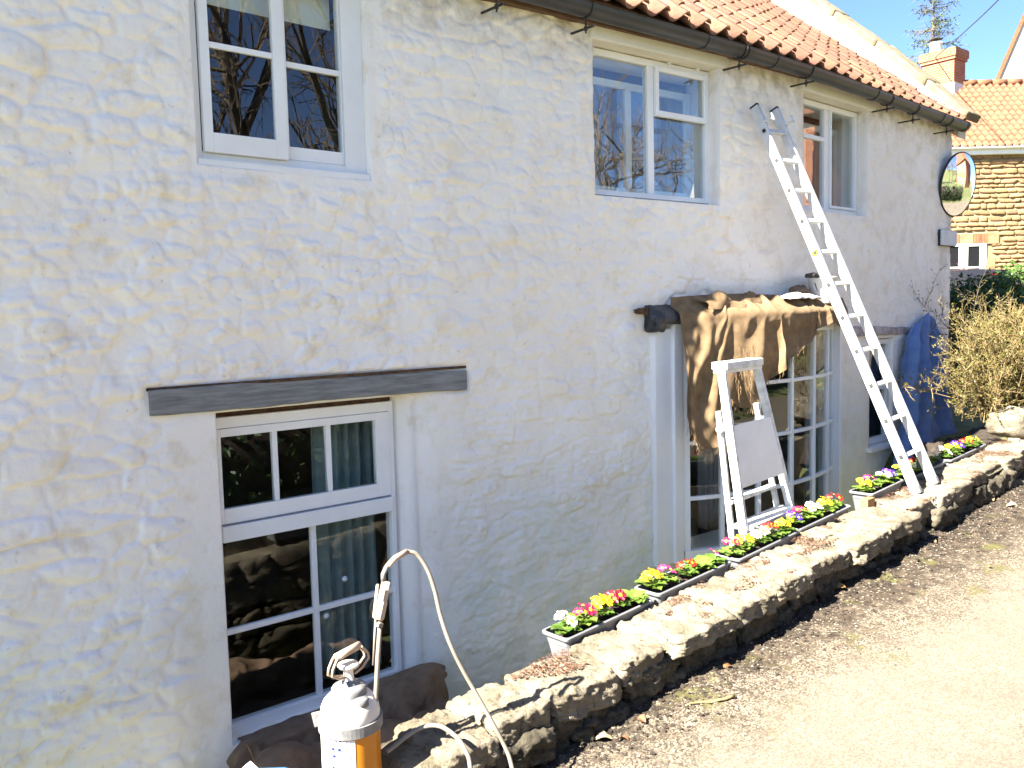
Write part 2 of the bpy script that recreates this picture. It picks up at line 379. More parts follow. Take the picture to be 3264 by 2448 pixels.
eaves_tone = node_math(nt, 'MULTIPLY', node_range(nt, sp.outputs[2], 3.05, 3.5), node_noise(nt, src, 9, 6, .42, .66))  # browner and darker towards the eaves, broken up by noise
c = node_mix(nt, node_math(nt, 'MULTIPLY', eaves_tone, .65), c, (.36, .29, .19))
c = node_mix(nt, node_math(nt, 'MULTIPLY', node_math(nt, 'MULTIPLY', node_range(nt, sp.outputs[0], 9.1, 9.6), node_noise(nt, src, 4, 6, .42, .6)), .55), c, (.34, .31, .24))
L.new(c, b.inputs['Base Color'])
n1 = N.new('ShaderNodeTexNoise'); n1.inputs['Scale'].default_value = 30; n1.inputs['Detail'].default_value = 8; L.new(src, n1.inputs['Vector'])
bp = N.new('ShaderNodeBump'); bp.inputs['Strength'].default_value = .75; bp.inputs['Distance'].default_value = .009
L.new(n1.outputs['Fac'], bp.inputs['Height']); L.new(bp.outputs[0], b.inputs['Normal']); MATS['limewash'] = M

# lane: dirt against the wall, pale worn middle, coarse chippings further out
M = bpy.data.materials.new('lane'); M.use_nodes = True; nt = M.node_tree; N = nt.nodes; L = nt.links; b = N['Principled BSDF']
b.inputs['Roughness'].default_value = .95; b.inputs['Specular IOR Level'].default_value = .2
src = N.new('ShaderNodeTexCoord').outputs['Object']; sp = N.new('ShaderNodeSeparateXYZ'); L.new(src, sp.inputs[0])
vo = N.new('ShaderNodeTexVoronoi'); vo.inputs['Scale'].default_value = 150; L.new(src, vo.inputs['Vector'])
chip = N.new('ShaderNodeSeparateColor'); L.new(vo.outputs['Color'], chip.inputs[0])
pale = node_mix(nt, node_range(nt, chip.outputs[0], .0, 1.), (.105, .089, .066), (.175, .149, .113))
pale = node_mix(nt, node_math(nt, 'MULTIPLY', node_noise(nt, src, 2.3, 6, .52, .68), .45), pale, (.09, .077, .06))
pale = node_mix(nt, node_math(nt, 'MULTIPLY', node_noise(nt, src, 70, 5, .62, .70), .7), pale, (.06, .05, .04))
grit_c = node_mix(nt, node_range(nt, chip.outputs[0], .15, .95), (.045, .036, .026), (.20, .165, .12))
grit_c = node_mix(nt, node_math(nt, 'MULTIPLY', node_noise(nt, src, 9, 7, .45, .65), .6), grit_c, (.06, .045, .03))
coarse = node_mix(nt, node_range(nt, chip.outputs[1], .2, .9), (.05, .043, .035), (.20, .17, .13))
dirt = node_mix(nt, node_noise(nt, src, 16, 8, .38, .66), (.022, .017, .012), (.075, .056, .038))
yn = node_math(nt, 'MULTIPLY', sp.outputs[1], -1.)
xk = node_math(nt, 'MULTIPLY', node_range(nt, sp.outputs[0], 2., 7.), .32)
nn = node_noise(nt, src, 3.2, 7, .25, .75); n2_ = node_noise(nt, src, 26, 6, .25, .75)
edge = N.new('ShaderNodeMath'); edge.operation = 'MULTIPLY_ADD'; L.new(nn, edge.inputs[0]); edge.inputs[1].default_value = .34; L.new(yn, edge.inputs[2])
e2 = N.new('ShaderNodeMath'); e2.operation = 'MULTIPLY_ADD'; L.new(n2_, e2.inputs[0]); e2.inputs[1].default_value = .26; L.new(edge.outputs[0], e2.inputs[2])
e3 = N.new('ShaderNodeMath'); e3.operation = 'SUBTRACT'; L.new(e2.outputs[0], e3.inputs[0]); L.new(xk, e3.inputs[1])
f0 = node_range(nt, e3.outputs[0], 2.10, 2.34); f1 = node_range(nt, e3.outputs[0], 2.36, 2.66); f2 = node_math(nt, 'MULTIPLY', node_range(nt, e3.outputs[0], 3.02, 3.42), node_noise(nt, src, 1.4, 5, .36, .55))
c = node_mix(nt, f0, dirt, grit_c); c = node_mix(nt, f1, c, pale); c = node_mix(nt, f2, c, coarse)
mo = node_math(nt, 'MULTIPLY', node_math(nt, 'SUBTRACT', 1., f1), node_noise(nt, src, 4.5, 7, .58, .70))
c = node_mix(nt, node_math(nt, 'MULTIPLY', mo, .7), c, (.085, .085, .02))
L.new(c, b.inputs['Base Color'])
bp = N.new('ShaderNodeBump'); bp.inputs['Strength'].default_value = .6; bp.inputs['Distance'].default_value = .006
L.new(chip.outputs[0], bp.inputs['Height']); L.new(bp.outputs[0], b.inputs['Normal']); MATS['lane'] = M

# ------------------------------------------------------------------ ground and lane
def structure(o): o['kind'] = 'structure'; return o
xs = np.unique(np.concatenate([np.linspace(-400, -14, 18), np.linspace(-14, 30, 111), np.linspace(30, 500, 20), [7.5, 7.9]]))
ys = np.unique(np.concatenate([np.linspace(-450, -30, 16), np.linspace(-30, -7, 40), np.linspace(-7, -1.8, 12), [-1.62, -1.585], np.linspace(-1.5, 8, 24), np.linspace(8, 500, 22)]))
X, Y = np.meshgrid(xs, ys, indexing='ij')
Zg = zroad(X)-.03
Zg = Zg+sst(-5.0, -7.0, Y)*1.2+sst(-14, -40, Y)*7*(1+.4*vn(X*.03, Y*.03))
well = (Y > -1.60)
Zg = np.where(well & (X < 7.6), -.88, np.where(well & (Y < .5), np.where(X < 8.1, -.88+(X-7.6)/.5*1.0, ztop(X)-.28+.03*vn(X*3, Y*3)), Zg))
Zg = np.where(well & (Y > 7) & (X < 9.8), np.minimum(Zg, -.88)+sst(7, 14, Y)*1.0, Zg)
P = np.stack([X, Y, Zg], -1).reshape(-1, 3); nb = len(ys)
Fg = [(i*nb+j, (i+1)*nb+j, (i+1)*nb+j+1, i*nb+j+1) for i in range(len(xs)-1) for j in range(nb-1)]
structure(mk('ground', P, Fg, 'grass_bank', smooth=False))

xs = np.unique(np.concatenate([np.linspace(-14, .8, 40), np.arange(.8, 6, .016), np.arange(6, 12, .05), np.linspace(12, 26, 30)]))
ys = np.unique(np.concatenate([np.arange(-1.68, -3.0, -.016), np.arange(-3.0, -5.1, -.05)]))
X, Y = np.meshgrid(xs, ys, indexing='ij')
near = sst(-2.45, -1.85, Y)
Zl = zroad(X)+.004+near*(.022+.030*fbm(X*7, Y*7, 0, 5)+.016*np.abs(vn(X*30, Y*30)))+.004*fbm(X*11, Y*11, 3, 3)-.012*sst(-3, -6, Y)
P = np.stack([X, Y, Zl], -1).reshape(-1, 3); nb = len(ys)
Fg = [(i*nb+j, i*nb+j+1, (i+1)*nb+j+1, (i+1)*nb+j) for i in range(len(xs)-1) for j in range(nb-1)]
lane = structure(mk('lane', P, [f[::-1] for f in Fg], 'lane', smooth=True))
def lane_z(x, y):
    nr = sst(-2.45, -1.85, y); return zroad(x)+.004+nr*(.022+.030*fbm(x*7, y*7, 0, 5)+.016*np.abs(vn(x*30, y*30)))+.004*fbm(x*11, y*11, 3, 3)

# ------------------------------------------------------------------ the cottage
cottage = empty('cottage', (5., 0., -.88))
tag(cottage, 'long whitewashed rubble-stone cottage with red pantiled roof and black gutter', 'cottage')

# openings in the front: x0, x1, z0, z1, depth, (back x0, x1, z0, z1)
OPEN = [(1.675, 2.640, 2.355, 3.430, .075, (1.685, 2.630, 2.385, 3.425)),
        (1.700, 2.880, -.540, 1.155, .160, (1.712, 2.780, -.54, 1.150)),
        (4.300, 5.545, 2.385, 3.395, .150, (4.300, 5.565, 2.41, 3.39)),
        (6.660, 7.775, 2.420, 3.385, .150, (6.660, 7.790, 2.45, 3.38)),
        (5.060, 7.060, -.200, 1.520, .220, (5.060, 7.060, -.2, 1.52)),
        (7.850, 8.330, .270, 1.290, .080, (7.855, 8.325, .28, 1.285))]
CORN = 9.62
def segs(a, b, h): return list(np.linspace(a, b, max(2, int(round((b-a)/h))+1)))
def lines(knots, hs):
    out = []
    for (a, b), h in zip(zip(knots[:-1], knots[1:]), hs): out += segs(a, b, h)
    return np.unique(np.round(out, 5))
kx = sorted(set([-3.2, .3]+[o[0] for o in OPEN]+[o[1] for o in OPEN]+[CORN, CORN+.16]))
hx = [(.1 if b <= .31 else .0085 if b < 3.2 else .012 if b < 5.8 else .018 if b <= CORN else .012) for a, b in zip(kx[:-1], kx[1:])]
S = np.concatenate([lines(kx, hx), CORN+.16+np.linspace(.2, 6, 16)])
kz = sorted(set([-.88]+[o[2] for o in OPEN]+[o[3] for o in OPEN]+[3.56]))
Zs = lines(kz, [.0095]*(len(kz)-1))
A, B = np.meshgrid(S, Zs, indexing='ij')
# relief: half-buried stones under thick limewash
def cells(A, B, sx, sz, seed, soft, bare=.3):
    U = A/sx+.55*fbm(A*1.6, B*1.6, seed, 3)+.20*fbm(A*6, B*6, seed+2., 2); W = B/sz+.5*fbm(A*1.2, B*1.8, seed+5., 3)+.22*fbm(A*8, B*8, seed+9., 2)
    iu, iw = np.floor(U), np.floor(W); f1 = np.full(A.shape, 9.); f2 = f1.copy(); idu = iu.copy(); idw = iw.copy(); dv = np.zeros_like(A)
    for dj in (-1, 0, 1):
        for di in (-1, 0, 1):
            cu, cw = iu+di, iw+dj; k = np.full_like(cu, seed)
            pu = cu+.5+.40*_h(cu, cw, k)+.25*(cw % 2); pw = cw+.5+.34*_h(cu, cw, k+1)
            a, b_ = np.abs(U-pu), np.abs(W-pw); d = (a**2.8+b_**2.8)**(1/2.8)
            m1 = d < f1; f2 = np.where(m1, f1, np.minimum(f2, d)); f1 = np.where(m1, d, f1); idu = np.where(m1, cu, idu); idw = np.where(m1, cw, idw); dv = np.where(m1, W-pw, dv)
    k = np.full_like(idu, seed); r1 = .5+.5*_h(idu, idw, k+3); r2 = _h(idu, idw, k+4); r3 = .5+.5*_h(idu, idw, k+5)
    amp = np.where(r3 < bare, .06, .3+.7*r1)
    return sst(0, soft, f2-f1)*amp*(1-(.18+.35*r2)*dv)
H1 = cells(A, B, .24, .115, 3, .20, .10); H2 = cells(A, B, .115, .070, 11, .26, .22)
lump = fbm(A*4.6, B*4.6, 1.7, 4)
zoneR = sst(5.2, 6.4, A); low = sst(.55, -.1, B)*sst(2.9, 3.3, A)
mid = sst(2.75, 3.3, A)*(1-sst(4.6, 5.6, A))
k1 = (1-.70*zoneR)*(1-.5*low)*(1-.22*mid)
pick = sst(-.3, .3, fbm(A*.9, B*1.1, 6., 2)+.25*mid)
Hd = (.027*H1*(1-.55*pick)+.018*H2*(.4+.6*pick))*k1+.014*lump*(1-.5*zoneR)*(1+.5*mid)+.0085*fbm(A*16, B*16, 4., 4, .6)*(1-.45*zoneR)*(1-.35*low)+.05*fbm(A*.55, B*.6, 8., 2)*(1-.5*zoneR)*sst(.2, 1.2, A)*.5
# straight joint of a blocked opening below the upper casement
Hd += .014*(sst(1.70+.01*vn(B*9, 0), 1.675, A))*sst(1.70, 1.76, B)*sst(2.36, 2.30, B)*sst(1.2, 1.5, A)
# smooth plastered margins round the openings
def margin(o, mx0, mx1, mz0, mz1):
    return sst(o[0]-mx0, o[0]-mx0*.35, A)*sst(o[1]+mx1, o[1]+mx1*.35, A)*sst(o[2]-mz0, o[2]-mz0*.35, B)*sst(o[3]+mz1, o[3]+mz1*.35, B)
sm = np.maximum.reduce([margin(OPEN[1], .30, .34, .3, .05)*.93, margin(OPEN[0], .07, .12, .09, .1)*.9, margin(OPEN[2], .05, .10, .04, .2)*.6, margin(OPEN[3], .05, .10, .05, .2)*.6, margin(OPEN[4], .30, .1, .1, .16)*.9, margin(OPEN[5], .08, .08, .08, .1)*.8])
smooth_layer = .004*fbm(A*5, B*3, 2., 3)
Hd = Hd*(1-sm)+smooth_layer*sm
lz = sst(1.355, 1.375, A)*sst(3.255, 3.235, A)*sst(1.135, 1.155, B)*sst(1.325, 1.300, B)
Hd = Hd*(1-lz)-.004*lz
# soft rounded shoulder on the right of the lower window
sh = sst(3.06, 2.88, A)*sst(2.87, 2.88, A)*sst(1.2, 1.1, B)
Hd = Hd-.045*sh*sst(3.06, 2.90, A)
for _ in range(1):
    Hd[1:-1, 1:-1] = (Hd[1:-1, 1:-1]*2+Hd[:-2, 1:-1]+Hd[2:, 1:-1]+Hd[1:-1, :-2]+Hd[1:-1, 2:])/6
# carrier line in plan: front, rounded corner, end wall
rad = .105; arc = rad*math.pi/2
s_ = np.clip(A-CORN, 0, None); th = np.clip(s_/arc, 0, 1)*math.pi/2; ex = np.clip(s_-arc, 0, None)
px_ = np.minimum(A, CORN)+rad*np.sin(th); py_ = g(np.minimum(A, CORN))+rad*(1-np.cos(th))+ex
nx_ = np.sin(th); ny_ = -np.cos(th)
WX = px_+nx_*Hd; WY = py_+ny_*Hd
na, nbz = A.shape
V = np.stack([WX, WY, B], -1).reshape(-1, 3)
ca = (S[:-1]+S[1:])/2; cb = (Zs[:-1]+Zs[1:])/2
CA, CB = np.meshgrid(ca, cb, indexing='ij'); keep = np.ones(CA.shape, bool)
for o in OPEN: keep &= ~((CA > o[0]) & (CA < o[1]) & (CB > o[2]) & (CB < o[3]))
I, J = np.nonzero(keep)
F = np.stack([I*nbz+J, (I+1)*nbz+J, (I+1)*nbz+J+1, I*nbz+J+1], -1)
V = V.tolist(); F = F.tolist()
# reveals: the edge of each opening carried back into the wall thickness
for o in OPEN:
    i0, i1 = np.searchsorted(S, o[0]-1e-4), np.searchsorted(S, o[1]-1e-4); j0, j1 = np.searchsorted(Zs, o[2]-1e-4), np.searchsorted(Zs, o[3]-1e-4)
    loop = [(i, j0) for i in range(i0, i1)]+[(i1, j) for j in range(j0, j1)]+[(i, j1) for i in range(i1, i0, -1)]+[(i0, j) for j in range(j1, j0, -1)]
    prev = [i*nbz+j for i, j in loop]; bx = o[5]
    for f in (.35, 1.):
        cur = []
        for i, j in loop:
            fx = (S[i]-o[0])/(o[1]-o[0]); fz = (Zs[j]-o[2])/(o[3]-o[2]); x1 = bx[0]+fx*(bx[1]-bx[0]); z1 = bx[2]+fz*(bx[3]-bx[2])
            fr = f if f < 1 else 1; p0 = np.array(V[i*nbz+j]); p1 = np.array((x1, g(x1)+o[4], z1)); q = p0*(1-fr)+p1*fr
            cur.append(len(V)); V.append(q.tolist())
        n_ = len(loop)
        for q in range(n_): F.append([prev[q], prev[(q+1) % n_], cur[(q+1) % n_], cur[q]])
        prev = cur
me = bpy.data.meshes.new('wall'); V = np.array(V)
me.vertices.add(len(V)); me.vertices.foreach_set('co', V.ravel())
Fa = np.array(F, np.int32); me.loops.add(Fa.size); me.loops.foreach_set('vertex_index', Fa.ravel())
me.polygons.add(len(Fa)); me.polygons.foreach_set('loop_start', np.arange(0, Fa.size, 4, dtype=np.int32)); me.polygons.foreach_set('loop_total', np.full(len(Fa), 4, np.int32))
me.polygons.foreach_set('use_smooth', np.ones(len(Fa), bool)); me.update(calc_edges=True); me.validate()
me.materials.append(MATS['limewash'])
finish(bpy.data.objects.new('wall', me), cottage, (0, 0, 0))

# ------------------------------------------------------------------ windows (parts of the cottage)
class LF:                                             # local frame on the wall line between x0 and x1
    def __init__(s, x0, x1):
        y0, y1 = float(g(x0)), float(g(x1)); s.x0, s.y0 = x0, y0; s.m = (y1-y0)/(x1-x0)
        l = math.hypot(1, s.m); s.n = np.array((-s.m/l, 1/l)); s.t = np.array((1/l, s.m/l))
    def P(s, x, d, z): return (x+s.n[0]*d, s.y0+(x-s.x0)*s.m+s.n[1]*d, z)
    def box(s, mb, x0, x1, d0, d1, z0, z1):
        return mb.hexa([s.P(x0, d0, z0), s.P(x1, d0, z0), s.P(x1, d1, z0), s.P(x0, d1, z0), s.P(x0, d0, z1), s.P(x1, d0, z1), s.P(x1, d1, z1), s.P(x0, d1, z1)])
def lbox(name, lf, boxes, mt, parent, bevel=.003):
    mb = MB()
    for q in boxes: lf.box(mb, *q)
    return mb.build(name, mt, parent, bevel=bevel)
def ring(x0, x1, z0, z1, l, r, bt, tp, d0, d1):       # four members of a sash or frame, butted
    return [(x0, x0+l, d0, d1, z0, z1), (x1-r, x1, d0, d1, z0, z1), (x0+l, x1-r, d0, d1, z0, z0+bt), (x0+l, x1-r, d0, d1, z1-tp, z1)]
def tilted_pane(lf, parent, x0, x1, d, z0, z1, lean, mt='sash_glass'):
    c = [lf.P(x, dd+(lean if z == z0 else 0), z) for z in (z0, z1) for x, dd in ((x0, d), (x1, d), (x1, d+.004), (x0, d+.004))]
    return MB().hexa(c).build('pane', mt, parent)
def pane(lf, parent, x0, x1, d, z0, z1, mt='sash_glass'):
    return lbox('pane', lf, [(x0-.006, x1+.006, d, d+.004, z0-.006, z1+.006)], mt, parent, bevel=0)
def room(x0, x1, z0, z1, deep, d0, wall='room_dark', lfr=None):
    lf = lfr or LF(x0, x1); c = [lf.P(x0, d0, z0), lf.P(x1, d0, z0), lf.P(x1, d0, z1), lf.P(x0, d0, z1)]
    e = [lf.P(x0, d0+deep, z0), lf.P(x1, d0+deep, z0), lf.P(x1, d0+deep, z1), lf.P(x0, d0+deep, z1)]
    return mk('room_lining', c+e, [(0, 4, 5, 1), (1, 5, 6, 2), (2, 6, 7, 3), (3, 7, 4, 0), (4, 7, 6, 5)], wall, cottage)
def curtain(lf, x0, x1, d, z0, z1, mt, folds=6, amp=.03, parent=None):
    n = folds*8; P = []
    for z in np.linspace(z0, z1, 8):
        P.append([lf.P(x0+(x1-x0)*i/n, d+amp*math.sin(i/8*2*math.pi+.4*math.sin(z*3))+.01*math.sin(i*1.7), z) for i in range(n+1)])
    return MB().grid(P).build('curtain', mt, parent or cottage, smooth=True, solid=.003)

# upper left casement pair
lf = LF(1.675, 2.64)
w1 = lbox('window', lf, ring(1.688, 2.632, 2.386, 3.428, .03, .125, .035, .06, .045, .12)+[(1.718, 2.507, .05, .12, 2.421, 2.432), (2.150, 2.172, .052, .12, 2.432, 3.368)], 'white_paint', cottage)
w1['label'] = 'upper left casement window with one sash slightly open'
lbox('sill', lf, [(1.68, 2.635, .006, .045, 2.352, 2.388)], 'white_paint', w1, .006)
ca = lbox('casement', lf, ring(1.722, 2.158, 2.424, 3.372, .046, .062, .095, .05, .018, .050)+[(1.768, 2.096, .024, .046, 2.923, 2.951)], 'white_paint', w1)
fs = lbox('fixed_sash', lf, ring(2.174, 2.506, 2.434, 3.366, .012, .008, .068, .05, .058, .092)+[(2.186, 2.498, .062, .088, 2.908, 2.936)], 'white_paint', w1)
for x0, x1, z0, z1, d in ((1.768, 2.096, 2.519, 2.923, .034), (1.768, 2.096, 2.951, 3.322, .034), (2.186, 2.498, 2.502, 2.908, .074), (2.186, 2.498, 2.936, 3.316, .074)):
    pane(lf, w1, x0, x1, d, z0, z1)
lbox('blind', lf, [(1.74, 2.50, .15, .156, 3.17, 3.40)], 'cream_paint', w1, 0)
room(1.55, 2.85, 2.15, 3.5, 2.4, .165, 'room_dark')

# lower left window: three-light vent over four panes, on a deep sill
lf = LF(1.70, 2.88)
w2 = lbox('window', lf, [(1.714, 1.738, .105, .175, -.54, 1.118), (2.752, 2.782, .105, .175, -.54, 1.118), (1.738, 2.752, .105, .175, 1.062, 1.118), (1.738, 2.752, .085, .175, .478, .560), (1.738, 2.752, .105, .175, -.54, -.488)], 'white_paint', cottage)
w2['label'] = 'ground floor window with three small panes over four large panes'
lbox('vent_sash', lf, ring(1.739, 2.750, .570, 1.060, .018, .090, .078, .042, .100, .140)+[(2.034, 2.064, .108, .136, .648, 1.018), (2.348, 2.379, .108, .136, .648, 1.018)], 'white_paint', w2)
lbox('glazing_bar', lf, [(2.240, 2.270, .118, .150, -.488, .478)], 'white_paint', w2)
for x0, x1 in ((1.738, 2.240), (2.270, 2.752)):
    lbox('glazing_bar', lf, [(x0, x1, .120, .148, -.016, .014)], 'white_paint', w2)
    pane(lf, w2, x0, x1, .136, -.488, -.016); pane(lf, w2, x0, x1, .136, .014, .478)
for x0, x1 in ((1.757, 2.034), (2.064, 2.348), (2.379, 2.660)): tilted_pane(lf, w2, x0-.005, x1+.005, .130, .643, 1.023, -.024)
lbox('gap_shade_strip', lf, [(1.716, 2.780, .13, .17, 1.119, 1.152)], 'rotten_wood_and_shade', w2, 0)  # dark strip put in for the shade of the gap under the lintel
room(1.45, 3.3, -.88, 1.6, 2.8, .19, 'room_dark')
curtain(lf, 2.36, 2.75, .30, -.5, 1.1, 'curtain_green', 5)
for x, z in ((2.44, .13), (2.315, -.055)):             # little rubber suckers on the glass
    mb = MB().lathe([(.001, 0), (.016, .002), (.017, .006), (.008, .012), (.006, .02), (.001, .021)], (0, 0, 0), 14)
    P = np.array(mb.V); q = lf.P(x, .134, z); mb.V = [tuple(v) for v in np.stack([P[:, 0]+q[0], q[1]-P[:, 2], P[:, 1]+q[2]], -1)]
    mb.build('suction_hook', 'label_white', w2, smooth=True)

# oak lintel over it
mb = MB(); n = 46; c0 = np.array((1.385, 1.158)); c1 = np.array((3.225, 1.165)); P = []
for i in range(n+1):
    t = i/n; x = 1.385+1.84*t; y = float(g(x)); lo = 1.172-.004*math.sin(t*7)-.012*t+.004*sn(x*9, 1); hi = 1.292-.012*t+.003*sn(x*7, 4)+.004*math.sin(t*5)
    f = y-.020-.004*sn(x*5, 8)
    P.append([(x, y+.13, lo), (x, f+.003, lo), (x, f, lo+.006), (x, f-.001, (lo+hi)/2), (x, f, hi-.006), (x, f+.003, hi), (x, y+.13, hi)])
mb.grid(P); k = 7; mb.F += [tuple(range(k-1, -1, -1)), tuple(n*k+j for j in range(k))]
o = mb.build('lintel', 'oak', cottage, fixn=True); o['label'] = 'weathered dark grey oak lintel'
lbox('lintel_shadow_gap', LF(1.385, 3.22), [(1.376, 3.236, -.004, .05, 1.287, 1.302)], 'rotten_wood_and_shade', o, 0)  # solid dark strip laid in as the shadow line over the lintel

# upper middle window with secondary glazing
def upper_window(x0, x1, z0, z1, mull, right_vent, z_bar, curtain_x, label, left_bar=False, wide=.05):
    lf = LF(x0, x1)
    f = lbox('window', lf, ring(x0, x1, z0, z1, .045, .045, .035, .045, .100, .155)+[(mull[0], mull[1], .105, .155, z0+.035, z1-.045)], 'white_paint', cottage)
    f['label'] = label
    if right_vent:
        lbox('vent_sash', lf, ring(mull[1]+.004, x1-.040, z_bar-.02, z1-.040, .032, .034, .040, .034, .082, .112), 'white_paint', f)
        pane(lf, f, mull[1]+.036, x1-.074, .098, z_bar+.02, z1-.074, 'old_glass')
        pane(lf, f, mull[1], x1-.045, .125, z0+.035, z_bar-.02, 'old_glass')
    else:
        pane(lf, f, mull[1], x1-.045, .125, z0+.035, z1-.045, 'old_glass')
    if left_bar:
        lbox('glazing_bar', lf, [(x0+.045, mull[0], .108, .15, z_bar-.018, z_bar+.018)], 'white_paint', f)
        pane(lf, f, x0+.045, mull[0], .125, z0+.035, z_bar-.018, 'old_glass'); pane(lf, f, x0+.045, mull[0], .125, z_bar+.018, z1-.045, 'old_glass')
    else: pane(lf, f, x0+.045, mull[0], .125, z0+.035, z1-.045, 'old_glass')
    lbox('secondary_frame', lf, ring(x0+.02, x1+.02, z0+.04, z1-.12, wide, .06, .06, .05, .30, .335)+[(mull[0]-.03, mull[0]+.03, .30, .335, z0+.10, z1-.17)], 'white_paint', f)
    lbox('inner_lining', lf, [(x0-.10, x0, .160, .36, z0-.05, z1+.1), (x1+.03, x1+.12, .160, .36, z0-.05, z1+.1), (x0, x1+.03, .160, .36, z0-.05, z0+.01), (x0, x1+.03, .160, .36, z1-.04, z1+.1)], 'white_paint', f, .002)
    pane(lf, f, x0+.02+wide, mull[0]-.03, .318, z0+.10, z1-.17, 'old_glass'); pane(lf, f, mull[0]+.03, x1-.04, .318, z0+.10, z1-.17, 'old_glass')
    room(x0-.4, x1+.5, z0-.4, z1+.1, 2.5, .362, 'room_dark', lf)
    for a, b_ in curtain_x: curtain(lf, a, b_, .42, z0-.2, z1-.05, 'curtain_grey', 3, .02)
    return f, lf
f, lf = upper_window(4.315, 5.552, 2.408, 3.385, (4.905, 4.965), True, 3.017, ((4.35, 4.50), (5.45, 5.60)), 'upper middle window with small top vent')
lbox('vent_stay', lf, [(5.10, 5.115, .07, .10, 3.372, 3.392), (5.40, 5.415, .07, .10, 3.372, 3.392)], 'white_paint', f)
f, lf = upper_window(6.670, 7.780, 2.440, 3.370, (7.190, 7.265), False, 3.068, ((7.62, 7.75),), 'far right upper window behind the ladder', left_bar=True, wide=.09)
lbox('glazing_stile', lf, [(7.262, 7.285, .085, .105, 2.478, 3.325), (7.285, 7.742, .085, .105, 2.478, 2.500)], 'white_paint', f)
# painted timber lintels above the two windows
for x0, x1, z0, z1 in ((4.33, 5.62, 3.392, 3.50), (6.66, 7.86, 3.378, 3.49)):
    lbox('window_lintel', LF(x0, x1), [(x0-.06, x1, -.022, .15, z0, z1)], 'cream_paint', cottage, .012)

# small window at the right end
lf = LF(7.85, 8.33)
f = lbox('window', lf, ring(7.857, 8.323, .282, 1.283, .05, .05, .06, .05, .03, .085)+[(7.907, 8.273, .035, .075, .795, .828)], 'white_paint', cottage)
f['label'] = 'small narrow window near the blue tarpaulin'
pane(lf, f, 7.907, 8.273, .05, .342, .795); pane(lf, f, 7.907, 8.273, .05, .828, 1.233)
lbox('sill', lf, [(7.80, 8.40, -.05, .03, .225, .268)], 'white_paint', f, .006)
room(7.6, 8.6, -.2, 1.5, 2., .1)
mb = MB(); P = []
for i in range(31):
    t = i/30; x = 7.50+1.12*t; y = float(g(x)); lo = 1.325+.01*sn(x*7, 2)-.01*t; hi = 1.425+.012*sn(x*6, 5)-.03*t
    P.append([(x, y+.06, lo), (x, y-.028, lo+.01), (x, y-.032+.006*sn(x*8, 1), (lo+hi)/2), (x, y-.028, hi-.01), (x, y+.06, hi)])
mb.grid(P); mb.F += [(4, 3, 2, 1, 0), tuple(150+j for j in range(5))]
mat('beam_paint', (.16, .115, .11), (.46, .40, .38), rough=.9, scale=9, bump=.6, contrast=(.35, .6)); mb.build('small_lintel', 'beam_paint', cottage, fixn=True)

# ------------------------------------------------------------------ bow window
BX = [5.08, 5.35, 5.69, 6.08, 6.44, 6.77, 7.03]; BZ = [-.17, .22, .63, 1.04, 1.42]
def bow(x):
    t = np.clip((np.asarray(x, float)-5.08)/1.95, 0, 1); return -.285-.10*t-.22*np.sin(np.pi*t)**.75
def bsec(x):                                          # outward normal in plan
    e = .02; d = np.array((2*e, float(bow(x+e)-bow(x-e)))); d /= np.linalg.norm(d); return np.array((d[1], -d[0]))
bay = None
def bowpath(x0, x1, off, z, n=26):
    out = []
    for x in np.linspace(x0, x1, n):
        nn_ = bsec(min(max(x, 5.12), 6.98)); out.append((x+nn_[0]*off, float(bow(x))+nn_[1]*off, z))
    return out
def bowrail(name, z0, z1, d_out, d_in, x0=5.06, x1=7.04, mt='white_paint', parent=None, n=28):
    a = bowpath(x0, x1, d_out, 0, n); c = bowpath(x0, x1, -d_in, 0, n); P = []
    for p, q in zip(a, c): P.append([(q[0], q[1], z0), (p[0], p[1], z0), (p[0], p[1], z1), (q[0], q[1], z1), (q[0], q[1], z0)])
    mb = MB().grid(P); mb.F += [(3, 2, 1, 0), tuple((n-1)*5+j for j in range(4))]
    return mb.build(name, mt, parent or cottage, weld=True, fixn=True, bevel=.003)
bay = bowrail('bow_window', -.255, -.165, .03, .05); bay['label'] = 'bow window with curved glazing bars and white frame'
bowrail('sill', -.30, -.256, .055, .05, parent=bay)
bowrail('head_rail', 1.415, 1.50, .02, .05, parent=bay)
for z in BZ[1:4]: bowrail('glazing_bar', z-.014, z+.014, .014, .016, 5.08, 7.03, parent=bay, n=40)
for k, x in enumerate(BX):
    y = float(bow(x)); nn_ = bsec(min(max(x, 5.14), 6.97)); w_ = .032 if k in (0, 6) else .014
    mb = MB(); t_ = np.array((-nn_[1], nn_[0])); c = []
    for z in (-.166, 1.416):
        for a, d in ((-1, -.020), (1, -.020), (1, .020), (-1, .020)): c.append((x+t_[0]*a*w_+nn_[0]*d, y+t_[1]*a*w_+nn_[1]*d, z))
    mb.hexa(c); mb.build('mullion' if k in (0, 6) else 'glazing_bar', 'white_paint', bay, fixn=True, bevel=.003)
for i in range(6):
    for j in range(4):
        xa, xb = BX[i]+.010, BX[i+1]-.010; nn_ = unit(np.array((float(bow(xb)-bow(xa)), -(xb-xa)))); za, zb_ = BZ[j]+.010, BZ[j+1]-.010
        jig = .006*random.uniform(-1, 1); c = []
        for d in (.002, -.002):
            for (x, z) in ((xa, za), (xb, za), (xb, zb_), (xa, zb_)):
                s_ = jig*(1 if x == xa else -1); c.append((x+nn_[0]*(d+s_), float(bow(x))+nn_[1]*(d+s_), z))
        mk('pane', c, [(0, 1, 2, 3), (7, 6, 5, 4), (4, 5, 1, 0), (5, 6, 2, 1), (6, 7, 3, 2), (7, 4, 0, 3)], 'bay_glass', bay)
